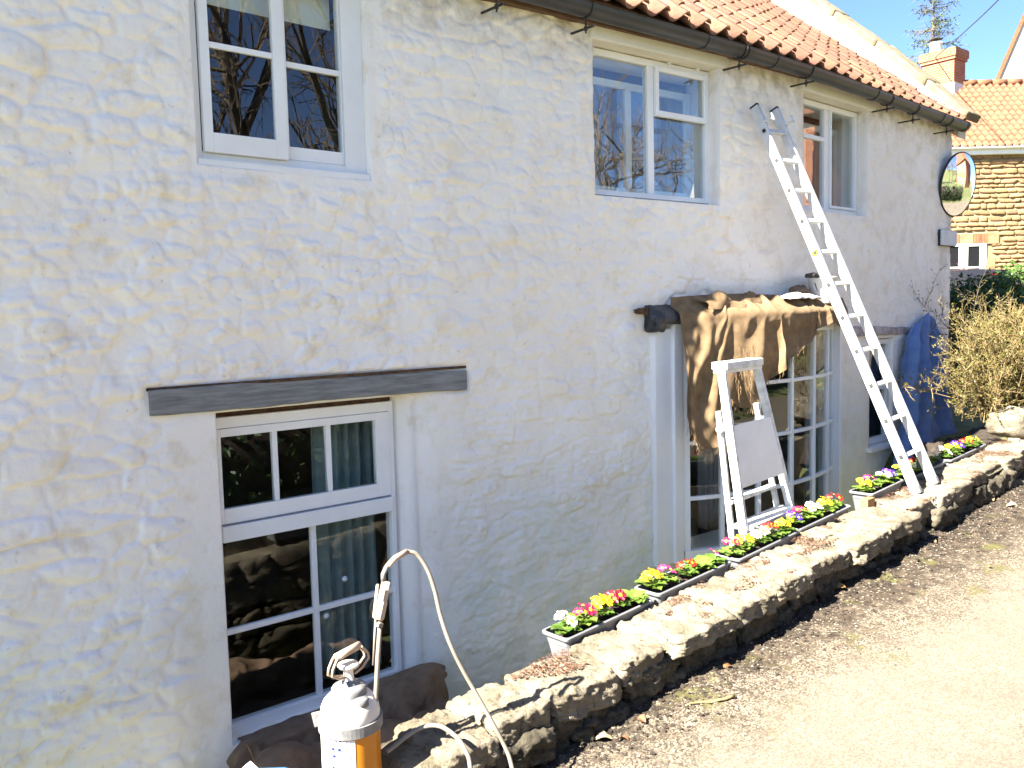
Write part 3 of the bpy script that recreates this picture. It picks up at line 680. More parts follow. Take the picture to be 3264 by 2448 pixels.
# bull's-eye pane
xa, xb = BX[4], BX[5]; cx = (xa+xb)/2; nn_ = unit((float(bow(xb)-bow(xa)), -(xb-xa), 0)); tt = np.array((-nn_[1], nn_[0], 0)); prof = []
for q in range(26):
    r = .001+.105*q/25; prof.append((r, .010*math.exp(-(r/.03)**2)+.0035*math.sin(r*190)*math.exp(-r*9)+.004))
prof.append((.108, -.001))
Mx = np.stack([tt, np.array((0, 0, 1.)), nn_], 1)
MB().lathe(prof, (cx, (float(bow(xa))+float(bow(xb)))/2, .83), 32, M=Mx).build('bullseye_glass', 'bay_glass', bay, smooth=True, fixn=True)
# side pilaster against the wall and the small return on the right
lf = LF(4.79, 5.1)
lbox('pilaster', lf, [(4.800, 4.965, -.045, .05, -.245, 1.475), (4.965, 5.05, -.075, .05, -.245, 1.50), (4.945, 5.05, -.095, .05, 1.50, 1.575)], 'white_paint', bay, .004)
lbox('return_board', LF(7.03, 7.2), [(7.055, 7.085, -.12, .05, -.25, 1.50)], 'white_paint', bay, .003)
room(4.95, 7.3, -.6, 1.75, 2.6, .225, 'room_dark', LF(5.06, 7.06))
mk('window_seat', [(5.06, float(g(5.06))+.22, -.19), (7.06, float(g(7.06))+.22, -.19)]+[(x, float(bow(x))+.052, -.19) for x in np.linspace(7.03, 5.08, 20)], [tuple(range(22))], 'cream_paint', bay)
curtain(LF(5.06, 7.06), 5.06, 5.30, .12, -.18, 1.5, 'curtain_grey', 3, .03); curtain(LF(5.06, 7.06), 5.68, 6.02, .30, -.18, 1.5, 'curtain_grey', 5, .03); curtain(LF(5.06, 7.06), 6.90, 7.05, .10, -.18, 1.5, 'curtain_grey', 2, .02)
# black leaded hood over the bow
P = []
for i in range(34):
    t = i/33; x = 4.745+2.44*t; xb = min(max(x, 5.08), 7.03); nn_ = bsec(min(max(xb, 5.2), 6.9)); ov = .085
    yo = float(bow(xb))+nn_[1]*ov if 5.0 < x < 7.1 else float(g(x))-.12; yw = float(g(x))+.03; w0 = .004*sn(x*9, 3)
    P.append([(x, yw, 1.505), (x, yo+.02, 1.505+w0), (x, yo, 1.52), (x, yo-.004, 1.565+w0), (x, yo+.02, 1.585+w0), (x, (yo+yw)/2, 1.62+w0*2), (x, yw, 1.665+w0)])
mb = MB().grid(P); mb.F += [tuple(range(6, -1, -1)), tuple(33*7+j for j in range(7))]
hood = mb.build('bay_hood', 'black_lead', bay, smooth=True, fixn=True)
v, F_ = rock((4.80, float(g(4.8))-.045, 1.53), (.06, .07, .065), 3.3, 6, .2); mk('hood_end', v, F_, 'black_lead', bay, smooth=True)
v, F_ = rock((4.69, float(g(4.7))-.03, 1.605), (.07, .022, .022), 5.3, 6, .2); mk('rotten_batten', v, F_, 'rotten_wood_and_shade', bay)

# ------------------------------------------------------------------ eaves: fascia, gutter, brackets
EAVE_Z = 3.605
def eave(x): return g(np.minimum(x, 9.7))-.135
def ez(x): return 3.64-.031*(x-4.74)
xs = np.linspace(-3.2, 9.62, 130)
MB().grid([[(x, g(x)+.02, 3.475), (x, g(x)-.055, 3.475), (x, g(x)-.075, 3.60), (x, g(x)+.02, 3.60)] for x in xs]).build('fascia', 'fascia', cottage)
P = []
for x in xs:
    zc = 3.532-.013*(x-4); yc = float(g(x))-.135; r = .068; row = []
    for q in range(13):
        a = math.pi*(1+q/12.); row.append((x, yc+r*math.cos(a), zc+r*math.sin(a)))
    row += [(x, yc+r+.004, zc+.006), (x, yc+r-.006, zc+.004)]
    for q in range(12, -1, -1):
        a = math.pi*(1+q/12.); row.append((x, yc+(r-.005)*math.cos(a), zc+(r-.005)*math.sin(a)))
    row += [(x, yc-r+.006, zc+.004), (x, yc-r-.004, zc+.008)]; P.append(row)
gut = MB().grid(P).build('gutter', 'gutter_black', cottage, smooth=True)
gut['label'] = 'black half-round gutter'
def gz(x): return 3.532-.013*(x-4)
def gring(x, wd=.05, extra=.004, name='gutter_joint'):
    mb = MB(); P = []
    for xx in (x-wd/2, x+wd/2):
        yc = float(g(xx))-.135; P.append([(xx, yc+(.068+extra)*math.cos(math.pi*(1+q/12.)), gz(xx)+(.068+extra)*math.sin(math.pi*(1+q/12.))) for q in range(13)])
    return mb.grid(P).build(name, 'gutter_black', gut, solid=.004)
for x in (2.2, 5.22, 5.66, 6.02, 7.6, 9.0, 9.6): gring(x)
for x, zb in ((2.75, 3.40), (3.42, 3.40), (4.11, 3.395), (5.60, 3.385), (6.47, 3.39), (7.86, 3.375), (8.40, 3.345), (9.18, 3.335)):
    yw = float(g(x)); yc = yw-.135; mb = MB()
    mb.tube([(x, yc, gz(x)-.062), (x, yc, zb-.03)], .006, 6)
    mb.bar((x, yw+.03, zb), (x, yw-.205, zb), .012, .012)
    mb.tube([(x, yc, zb+.012), (x, yc, zb-.012)], .013, 6)
    mb.tube([(x, yc+.074*math.cos(math.pi*(1+q/10.)), gz(x)+.074*math.sin(math.pi*(1+q/10.))) for q in range(11)], .005, 5)
    mb.build('gutter_bracket', 'iron', gut)

# ------------------------------------------------------------------ roof: deck and single pantiles
PIT = R(38.7); SL = np.array((0, math.cos(PIT), math.sin(PIT))); NR = np.array((0, -math.sin(PIT), math.cos(PIT)))
xs = np.linspace(-3.2, 9.9, 60)
roof = MB().grid([[tuple(np.array((x, float(eave(x))+.03, ez(x)-.055))+SL*d) for x in xs] for d in (0, 4.2)]).build('roof', 'fascia', cottage)
roof['label'] = 'red clay pantile roof slope'
mk('rear_slope', [(-3.2, 2.87, 6.17), (9.7, 2.87, 6.17), (9.7, 6, 3.4), (-3.2, 6, 3.4)], [(0, 1, 2, 3)], 'clay_tile', roof)
mk('gable_fill', [(9.73, -.3, 3.5), (9.73, 5.7, 3.5), (9.73, 2.7, 6.0)], [(0, 1, 2)], 'render_white', cottage)
def pantile(wd, ln, th, n=9):
    up = []; lo = []
    for k in range(n):
        t = k/(n-1); h = .043*math.sin(2*math.pi*(t*.98)+2.6)*(.7 if t < .55 else 1.25)+.012
        up.append((t*wd, h))
    V = []
    for dz in (0, -th):
        for y in (0, ln):
            for a, h in up: V.append((a, y, h+dz))
    F = []
    for k in range(n-1):
        F += [(k, k+1, n+k+1, n+k), (2*n+k+1, 2*n+k, 3*n+k, 3*n+k+1), (k+1, k, 2*n+k, 2*n+k+1)]
    F += [(0, n, 3*n, 2*n), (2*n-1, n-1, 3*n-1, 4*n-1)]
    return V, F
tv, tf = pantile(.236, .36, .014)
me_t = bpy.data.meshes.new('roof_tile'); me_t.from_pydata(tv, [], tf); me_t.materials.append(MATS['clay_tile'])
me_t.polygons.foreach_set('use_smooth', [i < (len(tf)-2) and (i % 3 != 2) for i in range(len(tf))])
tiles = []
for j in range(14):
    for i in range(-28, 32):
        x = 2.95+.2035*i
        if x > 9.36 or x < -3.2: continue
        tx = unit((1., float(eave(x+.2)-eave(x)), 0)); d = -.055+j*.272+random.uniform(-.008, .008)
        o = np.array((x, float(eave(x)), ez(x)-.03))+SL*d+NR*(.012+random.uniform(-.004, .006))
        sl2 = unit(SL+NR*(-.045+random.uniform(-.012, .012))+tx*random.uniform(-.015, .015)); nz_ = unit(np.cross(tx, sl2)); 
        px, py, pz = proj(o+SL*.1+tx*.1); vis = -60 < px < 3330 and -60 < py < 900
        tiles.append((not vis, pz, o, tx, np.cross(nz_, tx), nz_))
tiles.sort(key=lambda t: (t[0], t[1])); rest = MB(); cnt = 0
for hid, pz, o, a, b_, c in tiles:
    if not hid and cnt < 296: inst('roof_tile', me_t, roof, basis(o, a, b_, c)); cnt += 1
    else: rest.add([o+a*v[0]+b_*v[1]+c*v[2] for v in tv], tf)
o = rest.build('far_roof_tiles', 'clay_tile', roof); o['kind'] = 'stuff'

# gable verge: white parapet face rising out of the tiles, stone copings on top
def tz(y): return ez(9.34)+(y+.47)*math.tan(PIT)-.01
def cz(y): return float(np.interp(y, [-.50, -.42, 0, .42, 1.32, 2.9], [3.51, 3.585, 4.01, 4.43, 5.25, 6.62]))
yk = [-.44, -.02, .62, 1.36, 2.1, 2.9]
for k in range(5):
    P = []
    for y in np.linspace(yk[k]+.003, yk[k+1]-.003, 7):
        zt = tz(y); zc_ = cz(y); P.append([(9.34, y, zt-.05), (9.34, y, zt+.055), (9.40, y, zt+.065), (9.62, y, max(zc_-.01, zt+.075)), (9.66, y, max(zc_-.01, zt+.075)), (9.66, y, zt-.06)])
    mb = MB().grid(P); mb.F += [tuple(range(5, -1, -1)), tuple(36+j for j in range(6))]; mb.build('verge_face', 'lead_white', roof, fixn=True)
P = []
for y in np.linspace(-.40, 2.9, 30): P.append([(9.665, y, tz(y)-.2), (9.665, y, cz(y)), (9.86, y, cz(y)), (9.86, y, tz(y)-.2)])
mb = MB().grid(P); mb.F += [(0, 1, 2, 3)]; mb.build('parapet_core', 'render_white', roof, fixn=True)
y0 = -.50
for k, ln in enumerate((.42, .55, .50, .6, .52, .55)):
    V_, F_ = cube_template(12); V_ = V_.copy(); q = (np.abs(V_)**40).sum(1)**(1/40); V_ = V_/q[:, None]
    ns = fbm(V_[:, 0]*2+k*5, V_[:, 1]*3, V_[:, 2]*2+k, 3); yy = y0+ln/2+V_[:, 1]*(ln/2-.002); zz_ = np.array([cz(v) for v in yy])+.034+.004*math.sin(k*2.)+V_[:, 2]*.036*(1+.2*ns)+.009*ns
    mk('coping_stone', np.stack([9.79+V_[:, 0]*(.185+.008*ns), yy-V_[:, 2]*.02, zz_], -1), F_, 'coping', roof, smooth=True); y0 += ln

# ------------------------------------------------------------------ low stone wall beside the lane
rw = empty('stone_wall', (4, -1.66, -.2))
tag(rw, 'low rubble stone wall with rough mortared top between lane and cottage', 'wall')
def wtop(x): return ztop(x)-.10*sst(1.62, 1.50, x)
xs = np.arange(-3, 10.6, .05); P = []
for x in xs:
    zt = float(wtop(x)); zr = float(zroad(x)); k = .006*sn(x*7, 1)
    row = [(x, -1.31, -.88), (x, -1.315, zt-.185), (x, -1.49, zt-.18)]
    for q, y in enumerate(np.linspace(-1.495, -1.775, 9)): row.append((x, y+.008*sn(x*9, q), zt-.017+.012*sn(x*8, y*8, 1.)-(.03 if q in (0, 8) else 0)))
    row += [(x, -1.715+k, zt-.10), (x, -1.68+k, zr-.12)]; P.append(row)
MB().grid(P).build('mortar_core', 'mortar', rw, smooth=False)
rs = np.random.default_rng(21)
def cap_front(x): return -1.80-.045*math.exp(-((x-3.9)/1.3)**2)+.03*sst(5.5, 8, x)
x = -1.0
while x < 10.3:                                       # capping stones
    ln = rs.uniform(.20, .46); xc = x+ln/2; near = 1.2 < xc < 5.2; n = 22 if near else 11
    fr = cap_front(xc)+rs.uniform(-.025, .03); bk = -1.50+rs.uniform(-.015, .02); h = rs.uniform(.040, .062)
    if rs.random() < .45:                             # two stones share the thickness
        sp_ = bk+(fr-bk)*rs.uniform(.38, .55)
        pc = [((bk+sp_)/2, (bk-sp_)/2), ((sp_+fr)/2, (sp_-fr)/2)]
    else: pc = [((bk+fr)/2, (bk-fr)/2)]
    for yc, hy in pc:
        zc = float(wtop(xc))-h+rs.uniform(-.008, .010)
        v, F_ = rock((xc, yc, zc), (ln/2*1.02, hy*1.03, h), rs.uniform(0, 90), n, .085, 13., 4.2)
        v[:, 2] = np.minimum(v[:, 2], float(wtop(xc))+.014+.06*(v[:, 0]-xc)+.008*fbm(v[:, 0]*14, v[:, 1]*14, 2., 3))
        mk('stone', v, F_, 'wall_stone', rw, smooth=True)
    x += ln+rs.uniform(.004, .03)
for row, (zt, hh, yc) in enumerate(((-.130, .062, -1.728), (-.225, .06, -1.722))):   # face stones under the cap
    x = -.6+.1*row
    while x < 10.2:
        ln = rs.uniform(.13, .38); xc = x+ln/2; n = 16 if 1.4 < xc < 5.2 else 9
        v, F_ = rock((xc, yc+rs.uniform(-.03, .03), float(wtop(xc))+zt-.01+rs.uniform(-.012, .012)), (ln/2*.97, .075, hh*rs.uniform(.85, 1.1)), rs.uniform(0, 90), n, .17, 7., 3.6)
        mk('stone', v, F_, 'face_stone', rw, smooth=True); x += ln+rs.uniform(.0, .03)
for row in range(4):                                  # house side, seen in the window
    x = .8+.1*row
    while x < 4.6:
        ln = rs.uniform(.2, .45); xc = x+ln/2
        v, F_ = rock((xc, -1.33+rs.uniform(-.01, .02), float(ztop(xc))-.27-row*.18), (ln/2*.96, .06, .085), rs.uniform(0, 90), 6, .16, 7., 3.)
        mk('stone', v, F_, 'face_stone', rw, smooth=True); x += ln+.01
pb = at_y(3228, 1352, -1.48)
for cx, cy, cz, a, b_, c in ((pb[0]+.12, -1.5, pb[2], .38, .17, .115), (pb[0]+.95, -1.55, pb[2]+.05, .35, .2, .13)):
    v, F_ = rock((cx, cy, cz), (a, b_, c), cx, 14, .10, 4., 2.5); mk('stone', v, F_, 'wall_stone', rw, smooth=True)

# leaf litter and crumbs on the wall top, grit along the foot: nobody could count it
def scatter(name, XY, Zz, Sz, flat, mt, kindlabel):
    r = np.random.default_rng(len(name)); n = len(XY); ang = r.uniform(0, 6.283, n)
    V_ = np.zeros((n, 6, 3))
    for q in range(5):
        rr = Sz*r.uniform(.55, 1.25, n); th = ang+q*1.2566
        V_[:, q] = np.stack([XY[:, 0]+rr*np.cos(th), XY[:, 1]+rr*np.sin(th), Zz+flat*Sz*r.uniform(-.3, .45, n)], -1)
    V_[:, 5] = np.stack([XY[:, 0]+Sz*r.uniform(-.4, .4, n), XY[:, 1]+Sz*r.uniform(-.4, .4, n), Zz+Sz*flat*r.uniform(.3, .9, n)], -1)
    F_ = [(i*6+q, i*6+(q+1) % 5, i*6+5) for i in range(n) for q in range(5)]
    o = mk(name, V_.reshape(-1, 3), F_, mt); o['kind'] = 'stuff'; tag(o, kindlabel, name.replace('_', ' ')); return o
r_ = np.random.default_rng(77)
XY = np.stack([r_.uniform(1.75, 8, 26000), r_.uniform(-1.79, -1.5, 26000)], -1); XY = XY[vn(XY[:, 0]*4, XY[:, 1]*9, 4.)+.5*vn(XY[:, 0]*13, XY[:, 1]*13, 1.) > .28+r_.uniform(0, .4, 26000)]
scatter('leaf_litter', XY, wtop(XY[:, 0])+.006+r_.uniform(0, .006, len(XY)), r_.uniform(.002, .0075, len(XY)), .4, 'litter', 'crumbled brown leaf litter scattered on the stone wall top')
XY = np.stack([r_.uniform(.9, 9, 9000), -1.80-np.abs(r_.normal(0, .24, 9000))], -1); scatter('grit', XY, lane_z(XY[:, 0], XY[:, 1])+.0005, r_.choice((.002, .003, .004, .005, .008), 9000), .6, 'pebble', 'loose pale grit along the dirty edge of the lane')
XY = np.stack([r_.uniform(.9, 9, 5200), -1.80-np.abs(r_.normal(0, .11, 5200))], -1); scatter('soil_crumbs', XY, lane_z(XY[:, 0], XY[:, 1])+.001, r_.choice((.003, .005, .007, .010, .014), 5200), .7, 'soil', 'dark crumbs of soil at the foot of the stone wall')

# fallen leaves and a stick on the lane
def leaf_mesh(nm, mt):
    mb = MB(); P = []
    for i in range(7):
        t = i/6; w_ = .5*math.sin(math.pi*min(1, t*1.05+.02))**.7*(1+.25*math.sin(t*17)); P.append([(t-.5, s*w_, .18*abs(s)*w_*2+.12*math.sin(t*4)) for s in (-1, -.5, 0, .5, 1)])
    mb.grid(P); me = bpy.data.meshes.new(nm); me.from_pydata(mb.V, [], mb.F); me.materials.append(MATS[mt]); return me
lm = leaf_mesh('fallen_leaf', 'dead_leaf'); lm2 = leaf_mesh('fallen_leaf', 'dead_leaf_pale')
for k, (px, py, s, me_, lb) in enumerate(((1928, 2350, .075, lm2, 'large pale fallen leaf on the dirt near the hose'), (2680, 1890, .06, lm, 'russet fallen leaf at the wall foot below the stepladder'), (2590, 1925, .055, lm, 'small russet fallen leaf left of the other at the wall foot'),
        (3160, 1597, .05, lm2, 'upper yellowish fallen leaf on the verge beside the ladder foot'), (3225, 1615, .075, lm2, 'crumpled yellowish fallen leaf at the right edge of the verge'), (2975, 1730, .04, lm2, 'little pale leaf on the shadow edge below the ladder'),
        (1985, 2360, .05, lm, 'brown fallen leaf beside the large pale leaf'), (2320, 2130, .05, lm, 'brown leaf in the black dirt by the mossy tuft'), (3155, 1802, .03, lm, 'tiny reddish leaf alone on the lane'), (2045, 2300, .045, lm, 'brown curled leaf against the wall foot near the cleft stones'))):
    p = at_z(px, py, 0)
    for _ in range(6): p = at_z(px, py, float(zroad(p[0]))+.03)
    z = float(lane_z(p[0], p[1]))+.012
    o = inst('fallen_leaf', me_, None, Matrix.Translation((p[0], p[1], z)) @ Matrix.Rotation(random.uniform(0, 6), 4, 'Z') @ Matrix.Rotation(random.uniform(-.3, .3), 4, 'X') @ Matrix.Diagonal((s, s*.8, s, 1)))
    tag(o, lb, 'leaf', 'fallen leaves on the lane')
p0 = at_z(2185, 2228, -.03); p1 = at_z(2345, 2208, -.03)
pts = []
for k in range(9):
    t = k/8; p = p0*(1-t)+p1*t; y_ = p[1]+.012*math.sin(t*7); pts.append((p[0], y_, float(lane_z(p[0], y_))+.010))
tag(MB().tube(pts, [.004+.003*(k/8) for k in range(9)], 6).build('stick', 'twig_pale', loc=pts[0], smooth=True), 'thin pale stick lying on the lane', 'stick')
def tuft(px, py, nm, lb, n, mt, s):
    p = at_z(px, py, 0)
    for _ in range(6): p = at_z(px, py, float(zroad(p[0]))+.03)
    mb = MB()
    for k in range(n):
        a = random.uniform(0, 6.28); r = s*random.uniform(.3, 1); h = s*random.uniform(.6, 1.3); b_ = (p[0]+.3*r*math.cos(a), p[1]+.3*r*math.sin(a), p[2]-.02); t = (p[0]+r*math.cos(a), p[1]+r*math.sin(a), p[2]+h); w_ = .12*s
        mb.add([(b_[0]-w_, b_[1], b_[2]), (b_[0]+w_, b_[1], b_[2]), (t[0]+w_*.6, t[1], t[2]-.3*h), t], [(0, 1, 2, 3)])
    tag(mb.build(nm, mt, loc=p), lb, 'weed')
tuft(2212, 2128, 'weed_tuft', 'small green weed tuft at the foot of the stone wall', 60, 'ivy_leaf', .03)
tuft(1978, 2228, 'weed_tuft', 'tiny yellow-green weed beside the cleft in the stone wall', 14, 'leaf_lime', .03)

# ------------------------------------------------------------------ flower troughs
def trough_parts(lx):
    ox = MB(); o_, ib, W_, Hh = lx/2, lx/2-.045, .085, .155
    def loop(a, b_, z, r=.02):
        L_ = []
        for cx, cy, s in ((a-r, b_-r, 0), (-a+r, b_-r, 1), (-a+r, -b_+r, 2), (a-r, -b_+r, 3)):
            for q in range(4):
                th = (s+q/3)*math.pi/2; L_.append((cx+r*math.cos(th), cy+r*math.sin(th), z))
        return L_
    rings = [loop(o_-.04, W_-.022, -Hh), loop(o_-.012, W_-.010, -.018), loop(o_, W_, -.016), loop(o_+.001, W_+.001, -.004), loop(o_-.004, W_-.004, .001), loop(o_-.012, W_-.012, -.001), loop(o_-.016, W_-.015, -.05), loop(o_-.03, W_-.02, -.06)]
    n = 16; V_ = [p for r_ in rings for p in r_]
    F_ = [(i*n+j, i*n+(j+1) % n, (i+1)*n+(j+1) % n, (i+1)*n+j) for i in range(len(rings)-1) for j in range(n)]; F_.append(tuple(range(n-1, -1, -1)))
    return V_, F_
def flower_mesh(mt, r=.026):
    mb = MB(); V_ = [(0, 0, 0)]; F_ = []
    for k in range(5):
        a = k*2*math.pi/5
        for da, rr, z in ((-.52, .55, .002), (-.45, .95, .004), (-.16, 1.08, .002), (0, .93, .001), (.16, 1.08, .002), (.45, .95, .004), (.52, .55, .002)): V_.append((r*rr*math.cos(a+da), r*rr*math.sin(a+da), z*1.6))
        b_ = 1+k*7; F_ += [(0, b_+q, b_+q+1) for q in range(6)]
    me = bpy.data.meshes.new('flower'); n0 = len(F_)
    o = len(V_); V_ += [(r*.33*math.cos(q*.785), r*.33*math.sin(q*.785), .003) for q in range(8)]+[(0, 0, .007)]; F_ += [(o+q, o+(q+1) % 8, o+8) for q in range(8)]
    me.from_pydata(V_, [], F_); me.materials.append(MATS[mt]); me.materials.append(MATS['flower_eye'])
    for q in range(n0, len(F_)): me.polygons[q].material_index = 1
    return me
FM = {c: flower_mesh('petal_'+c) for c in ('yellow', 'crimson', 'burgundy', 'red', 'pink', 'purple', 'white')}
def foliage(n, size, up):
    mb = MB()
    for k in range(n):
        a = k*2.4+random.uniform(-.3, .3); ln = size*random.uniform(.65, 1.1); el = random.uniform(.15, .9)*up+.1; wd = ln*random.uniform(.30, .40); P = []
        for i in range(6):
            t = i/5; e = el*(1-1.25*t); rr = ln*t; zz = ln*(math.sin(el)*t-.55*t*t*math.sin(el))+.008; w_ = wd*(math.sin(math.pi*min(1, .12+.86*t))**.8)*(.25 if i == 0 else 1)*(.35 if i == 5 else 1)
            row = []
            for s in (-1, -.5, 0, .5, 1):
                row.append((rr*math.cos(a)-s*w_*math.sin(a), rr*math.sin(a)+s*w_*math.cos(a), zz+.22*w_*abs(s)+.0035*math.sin(t*15+s*6+k)))
            P.append(row)
        mb.grid(P)
    return mb
TR = [((2.60, 3.20), 'nearest grey flower trough, at the left end of the row', [('white', 4, 0), ('crimson', 4, 0), ('yellow', 7, 0), ('burgundy', 8, 0), (None, 0, 1)]),
      ((3.265, 3.89), 'second grey flower trough, just left of the bow window', [('yellow', 6, 1), ('pink', 2, 1), ('red', 3, 0), (None, 0, 1), ('pink', 1, 0)]),
      ((3.925, 4.565), 'third grey flower trough, below the stepladder', [('crimson', 4, 1), ('yellow', 5, 1), ('white', 6, 0), ('red', 5, 0), ('yellow', 6, 0)]),
      ((4.585, 5.23), 'fourth grey flower trough, with purple primroses at its near end', [('purple', 4, 0), ('crimson', 2, 0), ('white', 6, 1), ('yellow', 5, 1), ('red', 3, 0)]),
      ((5.475, 5.955), 'fifth short grey trough standing proud behind the wood block', [('yellow', 6, 1), ('pink', 2, 0), ('white', 4, 0), ('purple', 5, 0)]),
      ((6.015, 6.72), 'sixth grey trough behind the foot of the long ladder', [('yellow', 2, 1), ('white', 5, 1), ('red', 3, 0), ('red', 2, 0), ('white', 3, 0)]),
      ((6.76, 7.46), 'farthest grey flower trough beside the blue tarpaulin', [('white', 3, 0), ('yellow', 3, 0), ('purple', 4, 0), ('red', 4, 0), ('yellow', 3, 1)])]
ORD = ['nearest', 'second', 'third', 'fourth', 'fifth', 'sixth', 'farthest']; POS = ['at its near end', 'second along', 'in the middle', 'fourth along', 'at its far end']
CW_ = {'white': 'cream-white', 'crimson': 'crimson', 'yellow': 'yellow', 'burgundy': 'dark burgundy', 'pink': 'magenta', 'red': 'red', 'purple': 'purple', None: 'flowerless'}
tilt = math.atan(.06)
for k, ((xa, xb), lb, plants) in enumerate(TR):
    ln = xb-xa; V_, F_ = trough_parts(ln); xc = (xa+xb)/2; raise_ = .035+(.02 if k == 4 else 0); org = np.array((xc, -1.415+(.012 if k % 2 else -.004), float(ztop(xc))+raise_))
    rot = np.array(((math.cos(tilt), 0, -math.sin(tilt)), (0, 1, 0), (math.sin(tilt), 0, math.cos(tilt))))
    yw = random.uniform(-.02, .02); rz = np.array(((math.cos(yw), -math.sin(yw), 0), (math.sin(yw), math.cos(yw), 0), (0, 0, 1))); rot = rz@rot
    T = lambda q: tuple(org+rot@np.array(q))
    tr = mk('flower_trough', [T(v) for v in V_], F_, 'plastic_grey', loc=T((0, 0, -.155)), smooth=False, bevel=.002)
    tag(tr, lb, 'flower trough', 'flower troughs along the stone wall')
    P = [[T((u, v, -.032+.010*sn(u*30, v*30, k))) for u in np.linspace(-ln/2+.02, ln/2-.02, 40)] for v in np.linspace(-.066, .066, 10)]
    MB().grid(P).build('compost', 'soil', tr)
    n = len(plants)
    for q, (cl, nf, lime) in enumerate(plants):
        u = -ln/2+ln*(q+.5)/n+random.uniform(-.012, .012); v = random.uniform(-.012, .02); base = np.array(T((u, v, -.012))); sz = random.uniform(.068, .098)
        lime_ = True if cl is None else bool(lime)
        root = empty('primrose', base)
        mb = foliage(17 if cl else 24, sz*(1.15 if cl is None else 1), 1.35 if cl is None else 1.05); mb.V = [tuple(np.array(p)+base) for p in mb.V]
        mb.build('foliage', 'leaf_lime' if lime_ else ('leaf_lime' if random.random() < .5 else 'leaf_mid'), root, smooth=True)
        pos = POS[q] if n == 5 else ('at its near end', 'second along', 'third along', 'at its far end')[q]
        tag(root, f'{CW_[cl]} primrose {pos} in the {ORD[k]} flower trough', 'primrose', 'primroses in the troughs')
        for f_ in range(nf):
            a = f_*2.4+random.uniform(-.3, .3); rr = .012+.030*math.sqrt(f_/max(1, nf)); p = base+np.array((rr*math.cos(a), rr*math.sin(a), random.uniform(.055, .085)))
            nv = unit((.5*math.cos(a)-.15, .5*math.sin(a)-.45, .9)); ax = unit(np.cross(nv, (0, .3, 1))); s_ = random.uniform(.85, 1.2); M_ = basis(p, ax*s_, np.cross(nv, ax)*s_, nv*s_)
            inst('flower', FM[cl], root, M_ @ Matrix.Rotation(random.uniform(0, 6), 4, 'Z'))
p = at_y(2755, 1612, -1.50); o = MB().box((p[0]-.045, -1.545, float(ztop(p[0]))-.02), (p[0]+.055, -1.495, float(ztop(p[0]))+.055)).build('wood_block', 'wood_block', loc=(p[0], -1.52, float(ztop(p[0]))-.02), bevel=.004)
tag(o, 'small offcut of orange timber wedged in front of the fifth trough', 'wood block')

# ------------------------------------------------------------------ long aluminium ladder
Lf0 = np.array((5.795, -1.655, float(ztop(5.795))+.012)); Rf0 = np.array((6.095, -1.645, float(ztop(6.1))+.012))
Lt = np.array((5.90, float(g(5.9))-.055, 3.145)); Rt = Lt+(Rf0-Lf0)
ud = unit(Lt-Lf0); rd = unit(Rf0-Lf0); rd = unit(rd-ud*(rd@ud)); fd = np.cross(rd, ud)     # fd points to the lane side
ladder = empty('ladder', (Lf0+Rf0)/2); tag(ladder, 'long aluminium ladder leaning on the wall right of the bow window', 'ladder')
Ln = np.linalg.norm(Lt-Lf0)
for base in (Lf0, Rf0):
    mb = MB(); mb.bar(base+ud*.03, base+ud*Ln, .028, .066, up=fd)
    st = mb.build('stile', 'aluminium', ladder, bevel=.004)
    MB().bar(base+ud*-.004, base+ud*.045, .034, .072, up=fd).build('rubber_foot', 'sprayer_grey', st, bevel=.004)
    MB().bar(base+ud*(Ln-.004), base+ud*(Ln+.012), .031, .069, up=fd).build('end_cap', 'rubber', st, bevel=.003)
    MB().bar(base+ud*(Ln-.205), base+ud*(Ln-.015), .033, .071, up=fd).build('top_sleeve', 'aluminium', st, bevel=.003)
    e = base+ud*(Ln-.16)+fd*.045
    mb = MB().bar(e-fd*.012, e+fd*.065-ud*.012, .022, .008, up=ud); mb.bar(e+fd*.058-ud*.03, e+fd*.058+ud*.035, .022, .009, up=fd); mb.tube([e-rd*.016, e+rd*.016], .012, 8)
    mb.build('guide_hook', 'aluminium', st, bevel=.002)
nr = 11
for k in range(nr):
    h = Ln*(.083+.0845*k)
    a = Lf0+ud*h+fd*.004; b_ = Rf0+ud*h+fd*.004
    MB().bar(a-rd*.004, b_+rd*.004, .030, .030, up=unit(fd+ud*.1)).build('rung', 'aluminium', ladder, bevel=.004)
    for q in (a-rd*.0185,):                            # square socket seen on the outer face
        MB().bar(q-rd*.0015, q+rd*.003, .026, .026, up=unit(fd+ud*.1)).build('rung_socket', 'rubber', ladder)
p = Lf0+ud*(Ln*.59)-rd*.0165; MB().bar(p-ud*.02, p+ud*.02, .003, .05, up=fd).build('sticker', 'petal_yellow', ladder)

